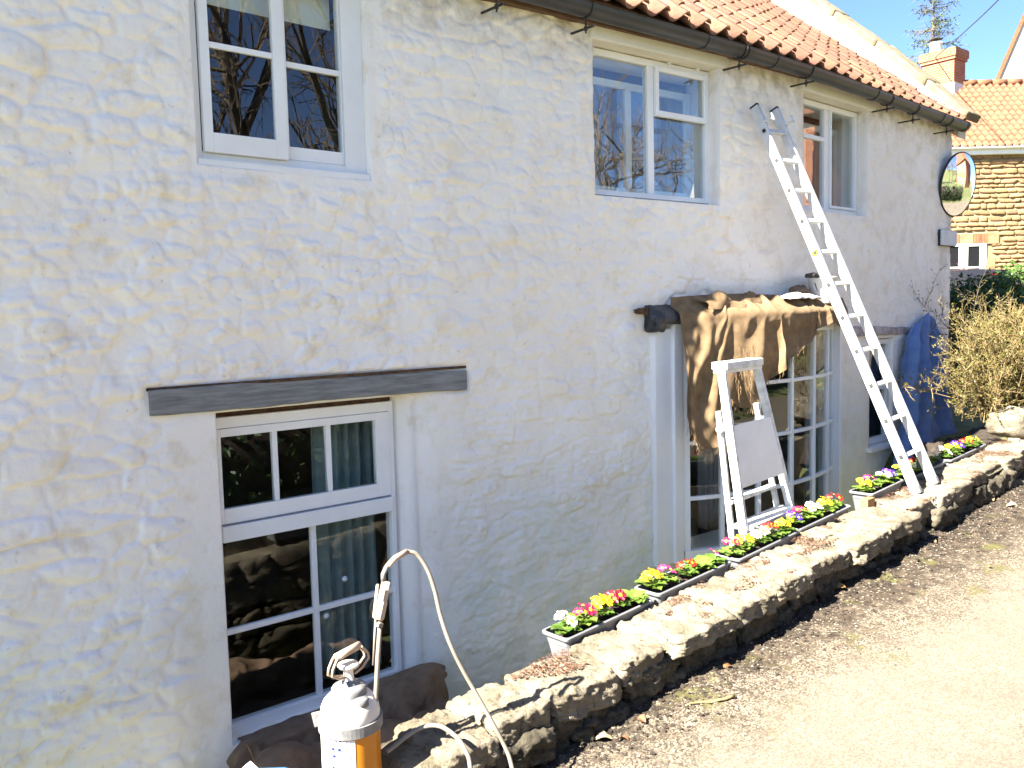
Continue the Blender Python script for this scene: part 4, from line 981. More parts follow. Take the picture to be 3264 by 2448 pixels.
# ------------------------------------------------------------------ painted stepladder standing in the area
sx = unit((.985, .17, 0)); 
TL = at_y(2300, 1182, -1.10); TR_ = at_y(2410, 1160, -1.04); BLf = at_y(2378, 1745, -1.25); BRf = at_y(2535, 1680, -1.17)
TL[2] = TR_[2] = (TL[2]+TR_[2])/2
BLf = TL+(BLf-TL)*((TL[2]+.86)/(TL[2]-BLf[2])); BRf = TR_+(BRf-TR_)*((TR_[2]+.86)/(TR_[2]-BRf[2]))
step = empty('stepladder', ((BLf[0]+BRf[0])/2, BLf[1], -.87)); tag(step, 'paint-splashed white stepladder in front of the bow window', 'stepladder')
bk = np.array((-sx[1], sx[0], 0))
for a, b_ in ((TL, BLf), (TR_, BRf)):
    MB().bar(b_, a, .034, .050, up=bk).build('stile', 'paint_splash', step, bevel=.004)
RL = TL+(BLf-TL)*.12+bk*.06+sx*.008; RR = TR_+(BRf-TR_)*.12+bk*.06-sx*.008; RLb = BLf+bk*.13+sx*.02; RRb = BRf+bk*.13-sx*.02
for a, b_ in ((RL, RLb), (RR, RRb)): MB().bar(b_, a, .024, .034, up=bk).build('rear_leg', 'paint_splash', step, bevel=.003)
for t in (.30, .62): MB().bar(RL+(RLb-RL)*t, RR+(RRb-RR)*t, .05, .02).build('rear_brace', 'paint_splash', step, bevel=.002)
def onst(z, e=0):
    a = TL+(BLf-TL)*((TL[2]-z)/(TL[2]-BLf[2])); b_ = TR_+(BRf-TR_)*((TR_[2]-z)/(TR_[2]-BRf[2])); return a+sx*(.02-e), b_-sx*(.02-e)
c = [TL-sx*.016-bk*.045, TR_+sx*.016-bk*.045, TR_+sx*.012+bk*.06, TL-sx*.012+bk*.06]
mb = MB().hexa([tuple(q+np.array((0, 0, .0))) for q in c]+[tuple(q+np.array((0, 0, .045))) for q in c]); mb.build('top_platform', 'paint_splash', step, bevel=.006)
c2 = [tuple(q+np.array((0, 0, -.022))) for q in c]; mb = MB().hexa([tuple(np.array(q)+bk*.012*(1 if i < 2 else -1)) for i, q in enumerate(c2)]+[tuple(np.array(q)+bk*.012*(1 if i < 2 else -1)+np.array((0, 0, .020))) for i, q in enumerate(c2)]); mb.build('platform_edge', 'aluminium', step)
for z in (.275, -.04, -.36, -.66):
    a, b_ = onst(z)
    MB().hexa([tuple(q) for q in (a-bk*.055, b_-bk*.055, b_+bk*.075, a+bk*.075)]+[tuple(q+np.array((0, 0, .032))) for q in (a-bk*.055, b_-bk*.055, b_+bk*.075, a+bk*.075)]).build('tread', 'paint_splash', step, bevel=.004)
a0, b0 = onst(.905, .004); a1, b1 = onst(.530, .004); off = -bk*.022       # white board hooked between the stiles
MB().hexa([tuple(q+off) for q in (a1, b1, b1+bk*.012, a1+bk*.012)]+[tuple(q+off) for q in (a0, b0, b0+bk*.012, a0+bk*.012)]).build('hanging_board', 'label_white', step, bevel=.002)
for q in (TL+(BLf-TL)*.17-sx*.012, TR_+(BRf-TR_)*.17+sx*.0): MB().tube([q+bk*.05-sx*.03, q+bk*.05+sx*.03], .022, 12).build('hinge', 'aluminium', step)

# ------------------------------------------------------------------ hessian over the bow, things on its roof
def bx(x): xx = min(max(x, 5.08), 7.03); return float(bow(xx))
def drape(grid, colliders, frames, bend):
    nu, nv = len(grid), len(grid[0]); tmp = []
    for mb in colliders:
        c_ = mb.build('collider', 'soil', weld=True, fixn=True); c_.modifiers.new('hit', 'COLLISION'); c_.collision.thickness_outer = .012; c_.collision.cloth_friction = 6; tmp.append(c_)
    o = MB().grid(grid).build('sheet', 'soil'); md = o.modifiers.new('cloth', 'CLOTH'); st = md.settings; st.quality = 5; st.mass = .25; st.bending_stiffness = bend; st.air_damping = 1.5
    st.tension_stiffness = st.compression_stiffness = 12; st.shear_stiffness = 4; st.tension_damping = st.compression_damping = 6
    md.collision_settings.distance_min = .006; md.collision_settings.collision_quality = 2
    vg = o.vertex_groups.new(name='pin'); vg.add([i*nv for i in range(nu)], 1., 'REPLACE'); st.vertex_group_mass = 'pin'
    f0 = scn.frame_current; md.point_cache.frame_start = 1; md.point_cache.frame_end = frames
    for f_ in range(1, frames+1): scn.frame_set(f_)
    me_ = o.evaluated_get(bpy.context.evaluated_depsgraph_get()).to_mesh(); V_ = np.empty(len(me_.vertices)*3); me_.vertices.foreach_get('co', V_)
    for q in tmp+[o]: bpy.data.objects.remove(q)
    scn.frame_set(f0); return V_.reshape(nu, nv, 3).copy()
def closed(P): mb = MB().grid(P); k_ = len(P[0]); n_ = len(P); mb.F += [tuple(range(k_-2, -1, -1)), tuple((n_-1)*k_+j for j in range(k_-1))]; return mb
hoodP = []; glassP = []
for x in np.linspace(4.745, 7.185, 30):
    xb = min(max(x, 5.08), 7.03); nn_ = bsec(min(max(xb, 5.2), 6.9)); yo = float(bow(xb))+nn_[1]*.085 if 5.0 < x < 7.1 else float(g(x))-.12; yw = float(g(x))+.03
    hoodP.append([(x, yw, 1.505), (x, yo+.02, 1.505), (x, yo, 1.52), (x, yo-.004, 1.565), (x, yo+.02, 1.585), (x, (yo+yw)/2, 1.62), (x, yw, 1.665), (x, yw, 1.505)])
for x in np.linspace(4.92, 7.12, 30):
    xb = min(max(x, 5.08), 7.03); nn_ = bsec(min(max(xb, 5.14), 6.96)); y = float(bow(xb))+nn_[1]*.035; glassP.append([(x, y, -.4), (x, y, 1.50), (x, y+.12, 1.50), (x, y+.12, -.4), (x, y, -.4)])
def hem_z(x): return np.interp(x, [4.95, 5.02, 5.10, 5.18, 5.26, 5.32, 5.36, 5.42, 5.50, 5.58, 5.68, 5.80, 6.0, 6.2, 6.36, 6.50, 6.7, 7.0, 7.12], [.80, .68, .58, .56, .60, .84, .98, .92, .87, .93, 1.08, 1.16, 1.29, 1.40, 1.48, 1.51, 1.51, 1.48, 1.50])
NU, NV = 66, 34; G0 = []
for x in np.linspace(4.94, 7.15, NU):
    xb = min(max(x, 5.08), 7.03); edge = float(bow(xb))-.11; back = float(g(x))-.05; dep = (back-edge)*(1 if x < 6.3 else .6); tot = dep*.97+1.64-float(hem_z(x)); amp = .034 if x < 6.2 else .018; row = []
    for k in range(NV):
        v = k/(NV-1); y = edge+dep-v*tot
        row.append((x+.02*math.sin(y*7), y, 1.70+.06*min(1, v*6)+min(1, v*8)*amp*math.sin(x*2*math.pi/.19+1.8*math.sin(x*4)+.8*math.sin(y*3))+.02*math.sin(y*9+x*3)))
    G0.append(row)
Q = drape(G0, [closed(hoodP), closed(glassP)], 48, .2)
hx_ = np.clip((1.55-Q[..., 2])/.9, 0, 1)*sst(6.0, 5.2, Q[..., 0])*.34; x2 = Q[..., 0]-hx_
Q[..., 1] += (bow(np.clip(x2, 5.08, 7.03))-bow(np.clip(Q[..., 0], 5.08, 7.03)))*np.where(hx_ > 0, 1, 0); Q[..., 0] = np.maximum(x2, 4.955+.25*(x2-4.955)*(x2 < 4.955))
Q += .003*np.stack([fbm(Q[..., 0]*25, Q[..., 2]*25, k_, 2) for k_ in (1., 2., 3.)], -1)
hes = MB().grid(Q.tolist()).build('burlap_sheet', 'burlap', loc=(6, -.5, 1.6), smooth=True)
hes.modifiers.new('sub', 'SUBSURF').levels = 2; hes.modifiers['sub'].render_levels = 2
hem = [Q[i, NV-1] for i in range(NU)]
tag(hes, 'brown burlap sheet draped over the bow window roof', 'burlap sheet')
fr = MB()
for k in range(260):
    q = np.array(hem[random.choice((random.randrange(0, 20), random.randrange(0, 20), random.randrange(0, 34)))])+np.array((random.uniform(-.01, .01), random.uniform(-.006, 0), .004)); pts = [q]; dx = random.uniform(-.012, .012)
    for s_ in range(4): q = q+np.array((dx+random.uniform(-.008, .008), random.uniform(-.006, .004), -random.uniform(.004, .018))); pts.append(q)
    fr.tube(pts, .0011, 3, False)
for k in range(50):
    q = np.array(Q[random.randrange(14, 18), random.randrange(17, 30)])+np.array((0, -.012, 0)); pts = [q]
    for s_ in range(5): q = q+np.array((random.uniform(-.012, .012), random.uniform(-.006, .002), -random.uniform(.010, .026))); pts.append(q)
    fr.tube(pts, .0011, 3, False)
fr.build('frayed_threads', 'burlap', hes)['kind'] = 'stuff'
# rucked-up surplus of the sheet lying along the hood
P = []
for u in np.linspace(0, 1, 60):
    x = 5.16+1.12*u; yb = float(g(x))-.055; row = []; h_ = (.070*math.exp(-((u-.16)/.16)**2)+.07*math.exp(-((u-.5)/.14)**2)+.05*math.exp(-((u-.8)/.14)**2)+.012)
    for v in np.linspace(0, 1, 40):
        a_ = math.pi*v; rr_ = h_*(1+.35*sn(u*9, v*4, 2.)+.25*(1-min(1, abs(sn(u*14+v*3, v*5, 6.))*2.4))**2)
        row.append((x+.03*sn(v*5, u*5, 1.), yb-.17*v-.03*sn(u*7, v*3, 4.), 1.655-.05*v+rr_*math.sin(a_)**.8))
    P.append(row)
MB().grid(P).build('rucked_fold', 'burlap', hes, smooth=True)
PT = empty('paint_kettle', (6.66, -.50, 1.62)); tag(PT, 'white plastic paint kettle on the bow window roof behind the ladder', 'paint kettle')
MB().lathe([(.001, 0), (.088, 0), (.092, .006), (.112, .205), (.117, .207), (.117, .217), (.108, .218), (.106, .20), (.090, .02), (.001, .018)], (6.66, -.50, 1.632), 28).build('pot', 'label_white', PT, smooth=True)
MB().tube([(6.66+.115*math.cos(a), -.50-.03*math.sin(a), 1.80-.13*math.sin(a)) for a in np.linspace(0, math.pi, 14)], .003, 6).build('handle', 'iron', PT)
v, F_ = rock((6.535, -.50, 1.862), (.085, .05, .016), 2.2, 8, .16, 4.); tag(mk('paint_brush_head', v, F_, 'rubber', loc=(6.535, -.5, 1.85)), 'dark bristled brush resting on the rim of the paint kettle', 'brush')
v, F_ = rock((6.42, -.44, 1.712), (.10, .06, .055), 6.2, 8, .16, 3.); tag(mk('rag_bundle', v, F_, 'burlap_dark', loc=(6.42, -.44, 1.66), smooth=True), 'dark scrunched rag against the wall beside the paint kettle', 'rag')
P = []
for i, u in enumerate(np.linspace(0, 1, 26)):
    P.append([(6.02+.46*u, -.60+.20*v+.01*sn(u*5, v*4), 1.672+.012*sn(u*6, v*5, 2.)+.045*math.sin(math.pi*min(1, u*1.0))**.5*math.sin(math.pi*v)**.6) for v in np.linspace(0, 1, 14)])
tag(MB().grid(P).build('white_cloth', 'bag_white', loc=(6.2, -.5, 1.66), smooth=True, solid=.006), 'folded white cloth lying on the burlap in front of the rag', 'cloth')

# ------------------------------------------------------------------ dark hessian below the lower window
bumps = [MB().box((1.2, -1.1, -.95), (3.4, -.001, -.66)), MB().box((1.69, -.06, -.655), (2.80, .2, -.545)), MB().box((1.6, .10, -.54), (2.87, .4, .4))]
for c_, r_ in (((2.72, -.15, -.56), .13), ((1.84, -.28, -.62), .11), ((2.30, -.42, -.64), .13), ((2.05, -.72, -.64), .12), ((2.55, -.62, -.64), .10)):
    v, F_ = rock(c_, (r_*1.2, r_*.8, r_), c_[0], 6, .15, 2.5); bumps.append(MB().add(v, F_))
G0 = [[((1.60+1.40*i/57) if y < 0 else 1.74+1.0*i/57, y, -.545+.0*y+(.0 if k == 0 else .16*min(1, k/4)+.03*math.sin((1.6+1.40*i/57)*2*math.pi/.27+3*math.sin(y*4))+.024*math.sin(y*2*math.pi/.25+2*math.sin(i*.085))+.02*math.sin((i*.028+y)*11))) for k in range(40) for y in (.075-1.0*k/39,)] for i in range(58)]
Q2 = drape(G0, bumps, 40, .15)
Q2[..., 1] = np.minimum(Q2[..., 1], np.where((Q2[..., 0] > 1.72) & (Q2[..., 0] < 2.76), .095, -.05))
P = Q2.tolist()
o = MB().grid(P).build('dust_sheet', 'burlap_dark', loc=(2.2, -.4, -.6), smooth=True); o.modifiers.new('sub', 'SUBSURF').render_levels = 2; tag(o, 'dark brown burlap heaped on the sill below the left ground floor window', 'burlap sheet')
MB().box((1.55, -.80, -.9), (3.0, -.02, -.70)).build('plinth', 'limewash', cottage)
MB().tube([at_y(745+q*9, 2440-60*math.sin(q*.45)+q*-3, -.42)+np.array((0, 0, .0)) for q in range(9)], .003, 5).build('loose_cord', 'burlap', o, smooth=True)
a = at_y(762, 2446, -.95); mb = MB(); pts = [at_y(px, py, Y) for px, py, Y in ((740, 2475, -.92), (798, 2424, -.90), (826, 2450, -.98), (780, 2520, -1.02))]
bagp = np.mean(pts, 0); mb.hexa([tuple(p_-np.array((0, 0, .05))) for p_ in pts]+[tuple(p_) for p_ in pts])
bag = mb.build('filler_box', 'bag_white', loc=bagp-np.array((0, 0, .05)), bevel=.004, fixn=True); tag(bag, 'white carton corner beside the sprayer at the bottom edge', 'carton')
pts = [at_y(px, py, Y) for px, py, Y in ((826, 2446, -.985), (905, 2444, -.93), (1010, 2470, -1.0), (860, 2520, -1.06))]
MB().hexa([tuple(p_-np.array((0, 0, .03))) for p_ in pts]+[tuple(p_) for p_ in pts]).build('blue_flap', 'bag_blue', bag, bevel=.004, fixn=True)

# ------------------------------------------------------------------ pressure sprayer on the wall
ax0 = np.array((1.445, -1.61, -.035)); spr = empty('sprayer', ax0); tag(spr, 'orange and white pump sprayer with lance and hose standing on the stone wall', 'sprayer')
A_ = lambda z: (ax0[0], ax0[1], z)
def zf(z): return -.035+(z+.035)*1.19 if z <= .2 else .245+(z-.2)*.80
def zp(pr): return [(r, zf(z)) for r, z in pr]
MB().lathe(zp([(.001, -.035), (.094, -.035), (.100, -.025), (.099, .08), (.0985, .20)]), (ax0[0], ax0[1], 0), 48).build('tank', 'sprayer_orange', spr, smooth=True)
MB().lathe(zp([(.0985, .20), (.1005, .205), (.1005, .235), (.097, .262), (.088, .288), (.074, .306), (.060, .312)]), (ax0[0], ax0[1], 0), 48).build('shoulder', 'sprayer_cream', spr, smooth=True)
MB().lathe(zp([(.057, .300), (.060, .304), (.060, .338), (.055, .347), (.044, .352), (.026, .354), (.024, .372), (.001, .373)]), (ax0[0], ax0[1], 0), 40).build('screw_cap', 'sprayer_grey', spr, smooth=True)
pump = MB().lathe(zp([(.022, .368), (.018, .372), (.016, .412), (.018, .420), (.034, .428), (.037, .436), (.034, .442), (.020, .446), (.001, .447)]), (ax0[0], ax0[1], 0), 28).build('pump', 'sprayer_cream', spr, smooth=True)
hd = unit((.97, .12, .05)); up_ = np.array((0, 0, 1.)); c0 = np.array(A_(0))
def hp(a, z): return c0+hd*a+up_*zf(z)
for off in (-.011, .011):
    o2 = np.cross(hd, up_)*off
    MB().tube([hp(-.018, .392)+o2, hp(-.05, .402)+o2, hp(-.076, .425)+o2, hp(-.072, .450)+o2, hp(-.055, .482)+o2, hp(-.048, .490)+o2], .0045, 6).build('handle_side', 'handle_tan', pump, smooth=True)
    MB().tube([hp(.018, .392)+o2, hp(.05, .404)+o2, hp(.080, .432)+o2, hp(.077, .455)+o2, hp(.055, .490)+o2, hp(.048, .498)+o2], .0045, 6).build('handle_side', 'handle_tan', pump, smooth=True)
MB().tube([hp(-.050, .489), hp(0, .494), hp(.052, .499)], .0135, 12).build('grip', 'handle_tan', pump, smooth=True)
fc = c0+R0*.050-FH*.048
MB().lathe(zp([(.001, .24), (.021, .24), (.021, .284), (.0235, .285), (.0235, .312), (.020, .317), (.001, .318)]), (fc[0], fc[1], 0), 24).build('filler_cap', 'sprayer_grey', spr, smooth=True)
st = MB().lathe(zp([(.101, .180), (.108, .180), (.109, .215), (.102, .216), (.101, .180)]), (ax0[0], ax0[1], 0), 48).build('strap', 'sprayer_grey', spr, smooth=False)
lg = c0-R0*.108; MB().bar((lg[0], lg[1], zf(.180)), (lg[0]-R0[0]*.010, lg[1]-R0[1]*.010, zf(.232)), .030, .010, up=FH).build('buckle', 'sprayer_grey', st, bevel=.003)
ang0 = math.atan2(-FH[1], -FH[0])                     # direction from the axis towards the lane
def cyl(m_, z, r=.1003):
    a = ang0+math.asin(max(-.999, min(.999, m_/.1))); return (ax0[0]+r*math.cos(a), ax0[1]+r*math.sin(a), z+.064)
P = [[(ax0[0]+.1003*math.cos(ang0+a), ax0[1]+.1003*math.sin(ang0+a), z) for a in np.linspace(-2.2, .32, 40)] for z in (.0, .215)]
lab = MB().grid(P).build('label', 'label_white', spr, smooth=True)
def decal(name, polys, mt, r=.1008):
    mb = MB()
    for pl in polys: mb.add([cyl(a, z, r) for a, z in pl], [tuple(range(len(pl)))])
    return mb.build(name, mt, lab)
decal('blue_square', [[(-.086, .150), (-.080, .128), (-.060, .120), (-.058, .150)]], 'label_blue')
decal('blue_bar', [[(-.046, .040), (-.036, .038), (-.036, .060), (-.048, .062)]], 'label_blue')
for i, (cx, cz) in enumerate(((-.044, .145), (-.022, .145), (-.042, .121), (-.020, .121), (-.039, .097), (-.017, .097))):
    pl = []
    for q in range(18):
        t0, t1 = q*math.pi/9, (q+1)*math.pi/9; pl.append([(cx+.0098*math.cos(t0), cz+.0105*math.sin(t0)), (cx+.0098*math.cos(t1), cz+.0105*math.sin(t1)), (cx+.0070*math.cos(t1), cz+.0074*math.sin(t1)), (cx+.0070*math.cos(t0), cz+.0074*math.sin(t0))])
    if i in (2, 3, 4): pl.append([(cx+.006*math.cos(t), cz+.006*math.sin(t)) for t in np.linspace(0, 6.28, 9)[:-1]])
    elif i in (1, 5): pl += [[(cx-.006, cz-.005), (cx-.004, cz-.006), (cx+.006, cz+.005), (cx+.004, cz+.006)], [(cx+.001, cz-.005), (cx+.004, cz-.004), (cx+.003, cz+.0), (cx-.0, cz+.0)]]
    else: pl += [[(cx-.005, cz-.001), (cx+.005, cz-.001), (cx+.005, cz+.001), (cx-.005, cz+.001)]]
    decal('pictogram', pl, 'label_blue')
sc_ = []
for m_, z0, z1 in ((.004, .055, .150), (.016, .035, .145)): sc_.append([(m_, z0), (m_+.0018, z0), (m_+.0018, z1), (m_, z1)])
for q in range(9): z = .045+q*.0115; ln = .006 if q % 2 else .010; sc_ += [[(.016, z), (.016+ln, z), (.016+ln, z+.0015), (.016, z+.0015)], [(.004-ln*.6, z+.006), (.004, z+.006), (.004, z+.0075), (.004-ln*.6, z+.0075)]]
sc_ += [[(.0, .03), (.008, .03), (.008, .0318), (.0, .0318)], [(.007, .03), (.0085, .03), (.0085, .055), (.007, .055)]]
decal('scale_marks', sc_, 'label_purple')
decal('small_print', [[(-.028, .058-q*.006), (.0-.004*(q % 3), .058-q*.006), (.0-.004*(q % 3), .0568-q*.006), (-.028, .0568-q*.006)] for q in range(6)], 'label_purple')
Yl = -1.665
lance = MB().tube([at_y(1192, 2345, Yl), at_y(1194, 2290, Yl), at_y(1205, 2090, Yl), at_y(1212, 1975, Yl)], [.0085, .0085, .0085, .0075], 10).build('lance', 'hose', spr, smooth=True)
MB().tube([at_y(1190, 2120, Yl-.012), at_y(1197, 1975, Yl-.012)], .004, 8).build('trigger_bar', 'hose', lance, smooth=True)
mb = MB(); a, b_ = at_y(1207, 1975, Yl), at_y(1232, 1852, Yl); mb.bar(a, (a+b_)/2, .028, .034, up=R0); mb.bar((a+b_)/2-(b_-a)*.02, b_, .034, .030, up=R0)
mb.build('grip', 'handle_tan', lance, bevel=.006)
MB().bar(at_y(1192, 1968, Yl-.02), at_y(1204, 1862, Yl-.02), .014, .010, up=R0).build('trigger', 'handle_tan', lance, bevel=.003)
MB().tube([at_y(1211, 1985, Yl), at_y(1208, 1998, Yl)], .013, 10).build('collar', 'hose', lance)
MB().tube([at_y(1222, 1852, Yl), at_y(1222, 1830, Yl), at_y(1232, 1808, Yl), at_y(1245, 1795, Yl)], .009, 10).build('connector', 'sprayer_grey', lance, smooth=True)
MB().tube([at_y(1236, 1805, Yl), at_y(1258, 1780, Yl), at_y(1298, 1758, Yl)], .0105, 10).build('sleeve', 'handle_tan', lance, smooth=True)
def smoothpath(pts, n=8):
    pts = [np.array(p, float) for p in pts]; out = []
    pp = [2*pts[0]-pts[1]]+pts+[2*pts[-1]-pts[-2]]
    for i in range(1, len(pp)-2):
        for k in range(n):
            t = k/n; out.append(.5*((2*pp[i])+(pp[i+1]-pp[i-1])*t+(2*pp[i-1]-5*pp[i]+4*pp[i+1]-pp[i+2])*t*t+(3*pp[i]-pp[i-1]-3*pp[i+1]+pp[i+2])*t**3))
    return out+[pts[-1]]
hpix = [(1298, 1758, -1.665), (1330, 1768, -1.68), (1362, 1815, -1.70), (1385, 1880, -1.72), (1405, 1965, -1.74), (1432, 2045, -1.77), (1472, 2130, -1.80), (1522, 2218, -1.84), (1568, 2300, -1.88), (1605, 2370, -1.91), (1628, 2430, -1.94)]
pts = [at_y(*q) for q in hpix]; e = pts[-1]
pts += [np.array((e[0]-.03, e[1]-.06, e[2]-.09)), np.array((e[0]-.12, e[1]-.16, float(zroad(e[0]))+.016)), np.array((e[0]-.26, e[1]-.10, float(zroad(e[0]-.2))+.03))]
lp = [at_y(1500, 2460, -1.90), at_y(1482, 2390, -1.86), at_y(1450, 2345, -1.80), at_y(1394, 2313, -1.72), at_y(1327, 2327, -1.67), at_y(1234, 2396, -1.665)]
pts += lp; mb = MB(); sp_ = smoothpath(pts, 9); mb.tube(sp_, .0078, 10); mb.build('hose', 'hose', spr, smooth=True)

# ------------------------------------------------------------------ blue tarpaulin, plaque, convex mirror
P = []
for u in np.linspace(0, 1, 90):
    row = []
    for v in np.linspace(0, 1, 60):
        z = 1.52-1.5*v-.10*abs(u-.62)*(1-v)*2; xl = np.interp(v, [0, .1, .35, .65, .85, 1], [8.62, 8.40, 8.30, 8.24, 8.02, 7.80]); xr = np.interp(v, [0, .1, .5, .8, 1], [9.12, 9.22, 9.16, 9.32, 9.52])
        x = xl+(xr-xl)*u; fold = .055*math.sin(u*19+v*2.2*math.sin(u*4))*min(1, v*4)+.03*sn(u*8, v*5, 1.)+.012*sn(u*25, v*18, 2.)
        row.append((x, -.42-.05*v-.10*v*v+fold, z+.01*sn(u*7, v*3, 5.)))
    P.append(row)
tag(MB().grid(P).build('tarpaulin', 'tarp_blue', loc=(8.9, -.45, .05), smooth=True, solid=.004), 'blue tarpaulin hung against the right end of the cottage wall', 'tarpaulin')
pq = empty('wall_plaque', (9.51, float(g(9.5))-.03, 2.29)); tag(pq, 'blank grey rectangular plaque on the wall under the round mirror', 'plaque')
MB().box((9.325, float(g(9.4))-.055, 2.215), (9.70, float(g(9.4))+.02, 2.372)).build('board', 'plaque', pq, bevel=.004)
MB().box((9.320, float(g(9.4))-.035, 2.211), (9.703, float(g(9.4))+.018, 2.376)).build('backing', 'rubber', pq)
mir = empty('convex_mirror', (9.78, float(g(9.6)), 2.85)); tag(mir, 'round convex traffic mirror with black rim on the cottage corner', 'mirror')
mc = at_d(3055, 588, 9.15); nrm = unit((-.13, -.975, -.16)); xax = unit(np.cross((0, 0, 1), nrm)); yax = np.cross(nrm, xax); rr = .325
Mx = np.stack([xax, yax, nrm], 1); Rc = .95
MB().lathe([(.0005, 0)]+[(r, math.sqrt(Rc*Rc-r*r)-Rc) for r in np.linspace(.02, rr, 18)], mc+nrm*.06, 56, M=Mx).build('mirror_face', 'mirror_face', mir, smooth=True)
MB().lathe([(rr-.004, .004), (rr+.006, .006), (rr+.009, -.004), (rr+.006, -.016), (rr-.006, -.016)], mc, 56, M=Mx).build('rim', 'rubber', mir, smooth=True)
MB().lathe([(rr, -.012), (rr*.8, -.05), (rr*.4, -.075), (.001, -.08)], mc, 40, M=Mx).build('back_shell', 'rubber', mir, smooth=True)
wp = np.array((9.46, float(g(9.46)), mc[2]-.05)); MB().tube([wp+np.array((0, .03, 0)), wp+np.array((0, -.10, 0)), mc-nrm*.09], .018, 10).build('arm', 'iron', mir, smooth=True)
MB().lathe([(.001, 0), (.05, 0), (.05, .012), (.001, .014)], wp, 16, M=np.stack([(1, 0, 0), (0, 0, 1), (0, -1, 0)], 1).astype(float)).build('wall_plate', 'iron', mir)

P = [[(x, y, float(ztop(x))-.22*sst(7.7, 8.6, x)-(1-sst(7.55, 8.3, x))*1.0-.03+.05*sn(x*5, y*5)+.02*sn(x*17, y*17)) for y in np.linspace(-1.52, -.66, 26)] for x in np.linspace(8.0, 12, 70)]
structure(MB().grid(P).build('soil_bed', 'soil', smooth=True))
# ------------------------------------------------------------------ shrubs and hedge at the right
def leafcloud(mb, n, fn, s0, s1):
    for k in range(n):
        p = np.array(fn()); a = unit(rng.normal(size=3)); b_ = unit(cross3(a, rng.normal(size=3))); s = rng.uniform(s0, s1)
        mb.add([p-a*s, p+b_*s*.45, p+a*s, p-b_*s*.45], [(0, 1, 2, 3)])
    return mb
sb = np.array(at_y(3185, 1318, -1.32)); shrub = empty('shrub', sb); tag(shrub, 'straw-coloured twiggy shrub growing behind the stone wall', 'shrub')
stems = MB(); tw = MB(); lv = MB()
def stem(p, d, ln, r, lev):
    n = 6 if lev < 2 else 4; P = [p]; q = p.copy(); dd = d.copy()
    for i in range(n):
        dd = unit(dd+rng.normal(size=3)*.10+np.array((0, 0, .05))); q = q+dd*ln/n; P.append(q)
    (stems if lev == 0 else tw).tube(P, [r*(1-.8*i/n) for i in range(n+1)], 4 if lev == 0 else 3, False)
    if lev < 2:
        for i in range(1, n+1):
            for _ in range(3 if lev == 0 else 2):
                a = unit(dd*.7+rng.normal(size=3)*.55); stem(P[i], a, ln*rng.uniform(.16, .34), r*.55, lev+1)
    if lev >= 1:
        for i in range(2, n+1):
            if rng.random() < (.22 if lev == 1 else .62):
                a = unit(rng.normal(size=3)); b_ = unit(cross3(a, rng.normal(size=3))); s = rng.uniform(.006, .015); c = P[i]; lv.add([c-a*s, c+b_*s*.5, c+a*s, c-b_*s*.5], [(0, 1, 2, 3)])
for k in range(125):
    a = rng.uniform(0, 6.283); sp_ = rng.uniform(.05, .95)**.8
    d = unit((math.cos(a)*sp_*.8+.10, math.sin(a)*sp_*.5, 1.0)); o = sb+np.array((rng.normal()*.20+.22, rng.normal()*.06, rng.uniform(-.1, .05)))
    stem(o, d, rng.uniform(.5, .86), .0065, 0)
for k in range(6): stem(sb+np.array((.16, 0, .05)), unit((-1.1+rng.normal()*.25, .45+rng.normal()*.3, .55+rng.normal()*.35)), rng.uniform(.7, 1.05), .006, 0)
stems.build('stems', 'twig_pale', shrub, smooth=True); tw.build('twigs', 'twig_pale', shrub); lv.build('leaves', 'shrub_leaf', shrub)
# young branch in front of the white wall
br = empty('briar', (9.5, -.7, .45)); tag(br, 'thin dark leafy branch arching against the whitewashed corner', 'branch'); stems = MB(); tw = MB(); lv = MB()
for q in range(5): stem(np.array((9.62, -.72, .48)), unit((-.55+.2*rng.normal(), .1, .95+.2*rng.normal())), rng.uniform(1.0, 1.45), .006, 0)
stems.build('stems', 'bark', br); tw.build('twigs', 'bark', br); lv.build('leaves', 'shrub_leaf', br)
def hedge(name, lb, boxes, n, mt, s0=.02, s1=.045, core=True):
    lo = np.min([b_[0] for b_ in boxes], 0); r_ = empty(name, (float(boxes[0][0][0]), float(boxes[0][0][1]), float(lo[2]))); mb = MB(); cm = MB()
    for c, h in boxes:
        c, h = np.array(c, float), np.array(h, float)
        def fn():
            v = unit(rng.normal(size=3)); rad_ = rng.uniform(.72, 1.08)*(1+.22*float(sn(v[0]*2.5+c[0], v[1]*2.5, v[2]*2.5))); return c+v*h*rad_
        leafcloud(mb, n, fn, s0, s1)
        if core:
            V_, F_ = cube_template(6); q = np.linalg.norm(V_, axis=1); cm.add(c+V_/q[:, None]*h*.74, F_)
    mb.build('foliage', mt, r_)
    if core: cm.build('dark_core', 'soil', r_)  # solid dark core, stands in for the shade inside the foliage
    tag(r_, lb, 'hedge'); return r_
hb = [at_d(px, py, D) for px, py, D in ((3080, 1075, 11.6), (3150, 1060, 11.4))]
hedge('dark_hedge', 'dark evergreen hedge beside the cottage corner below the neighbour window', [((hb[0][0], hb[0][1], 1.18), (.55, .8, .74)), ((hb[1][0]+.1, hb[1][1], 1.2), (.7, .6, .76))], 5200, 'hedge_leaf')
hb = at_d(3235, 1000, 11.8); hedge('ivy_bush', 'brighter green ivy bush at the right edge above the shrub', [((hb[0], hb[1], 1.42), (.40, .5, .70)), ((hb[0]+.6, hb[1]-.4, 1.35), (.6, .5, .8))], 4200, 'ivy_leaf')
